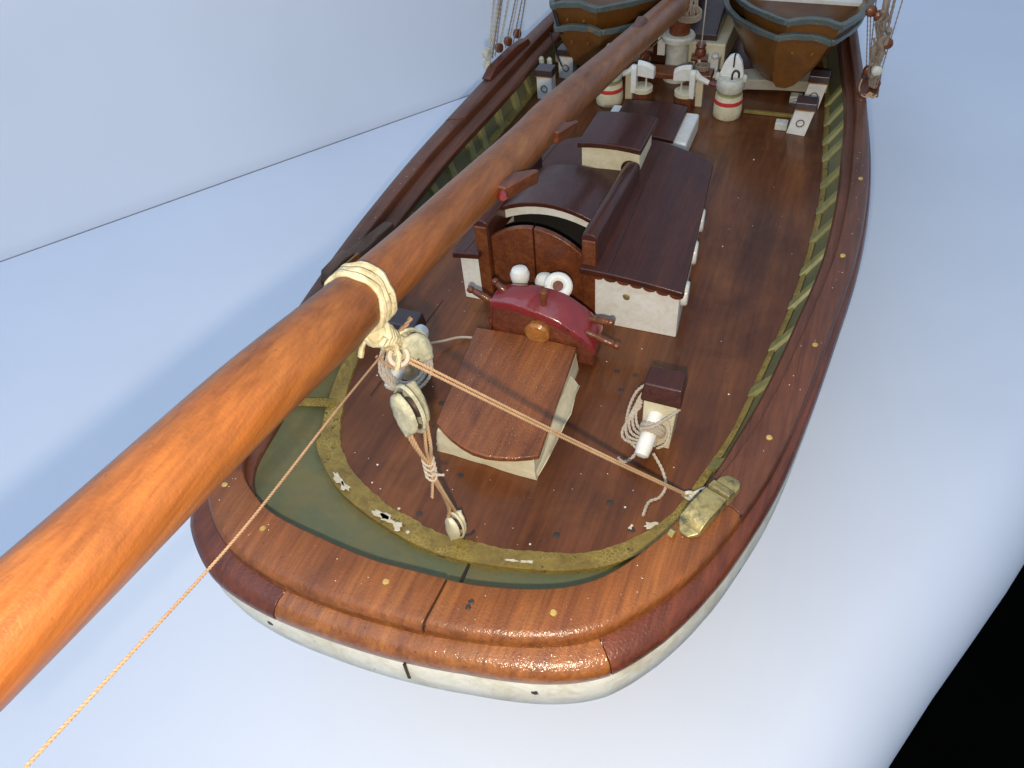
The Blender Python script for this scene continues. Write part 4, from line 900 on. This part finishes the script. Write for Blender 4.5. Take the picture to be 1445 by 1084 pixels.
bm = B(); tube(bm, spline([(.430, 1.90, .115), (.428, 1.87, .108), (.436, 1.845, .104), (.448, 1.835, .106), (.455, 1.84, .112), (.46, 1.85, .106)], 16), .0018, 5); tube(bm, spline([(.444, 1.838, .104), (.452, 1.845, .112), (.458, 1.838, .104), (.466, 1.842, .110)], 12), .0025, 5); obj('knotted_end', bm, 'rope', sr)
# rope hank at the boom's fore end
bm = B(); random.seed(9)
for k in range(11):
    c = V((-.010+.004*k, 2.005, .205)); P = [c + V((random.uniform(-.004, .004), -.02*math.sin(j*.5), .02-.014*j)) for j in range(4)]
    tube(bm, spline(P, 8), .0022, 5)
for k in range(4): tube(bm, [V((.012, 2.005, .19+.004*k)) + V((.030*math.cos(a), .012*math.sin(a)-.02, .010*math.sin(a))) for a in [j*math.pi/8 for j in range(17)]], .0026, 6)
tag(obj('rope_hank', bm, 'rope_dark'), 'frayed tan rope hank where the boom meets the mast', 'rope')
bm = B(); tube(bm, [(.052, 1.985, .30), (.050, 1.985, .15), (.050, 1.982, .09)], .0015, 5); tube(bm, spline([(.048, 1.980, .09), (.058, 1.97, .06), (.066, 1.955, .05), (.075, 1.945, .062)], 10), .004, 6); tag(obj('halyard', bm, 'rope_pale'), 'thin pale line made fast at the cleat right of the mast', 'rope')
bm = B(); tube(bm, spline([(.070, 1.94, .066), (.082, 1.925, .064), (.09, 1.91, .062)], 8), .004, 6)
for k in range(3): tube(bm, [V((.06, 1.965, .074+.004*k)) + V((.016*math.cos(a), .012*math.sin(a), 0)) for a in [j*math.pi/6 for j in range(13)]], .003, 5)
tag(obj('rope_turns', bm, 'rope_dark'), 'brown rope turns on the fife rail near the red-striped bollard', 'rope')
# dust specks lying on the deck and rails
bm = B(); random.seed(21)
def speck(x, y, z, r):
    vs = [bm.verts.new((x+r*math.cos(a)*random.uniform(.5, 1.2), y+r*math.sin(a)*random.uniform(.5, 1.2), z)) for a in (0, 1.3, 2.5, 3.8, 5)]
    tp = bm.verts.new((x, y, z+r*.8)); bm.faces.new(vs[::-1])
    for k in range(5): bm.faces.new((vs[k], vs[(k+1) % 5], tp))
for _ in range(140):
    x, y = random.uniform(-.36, .38), .57+random.random()**1.5*1.25
    i = near(CW, y, x > 0)
    if y < .80:
        if (x/.30)**2 + ((y-.80)/.25)**2 > .9: continue
    elif abs(x) > abs(CW[i].x)-.02: continue
    if (-.215 < x < .215 and y > 1.055) or (-.13 < x < .08 and .69 < y < 1.05): continue
    speck(x, y, .0002, random.choice((.0007, .0008, .001, .0011, .0014, .002)))
for _ in range(90):
    i = random.randint(20, NP-20); p = CI[i].lerp(CB[i], random.uniform(.1, .8)); speck(p.x, p.y, .1004+(.002 if J[2] < i < J[3] else 0), random.choice((.0006, .0008, .001)))
for _ in range(60):
    speck(random.uniform(-.09, .05), random.uniform(.71, .93), .0562, .0006)
o = tag(obj('dust_specks', bm, 'dust', smooth=False), 'white dust specks scattered over deck and rails', 'dust'); o['kind'] = 'stuff'
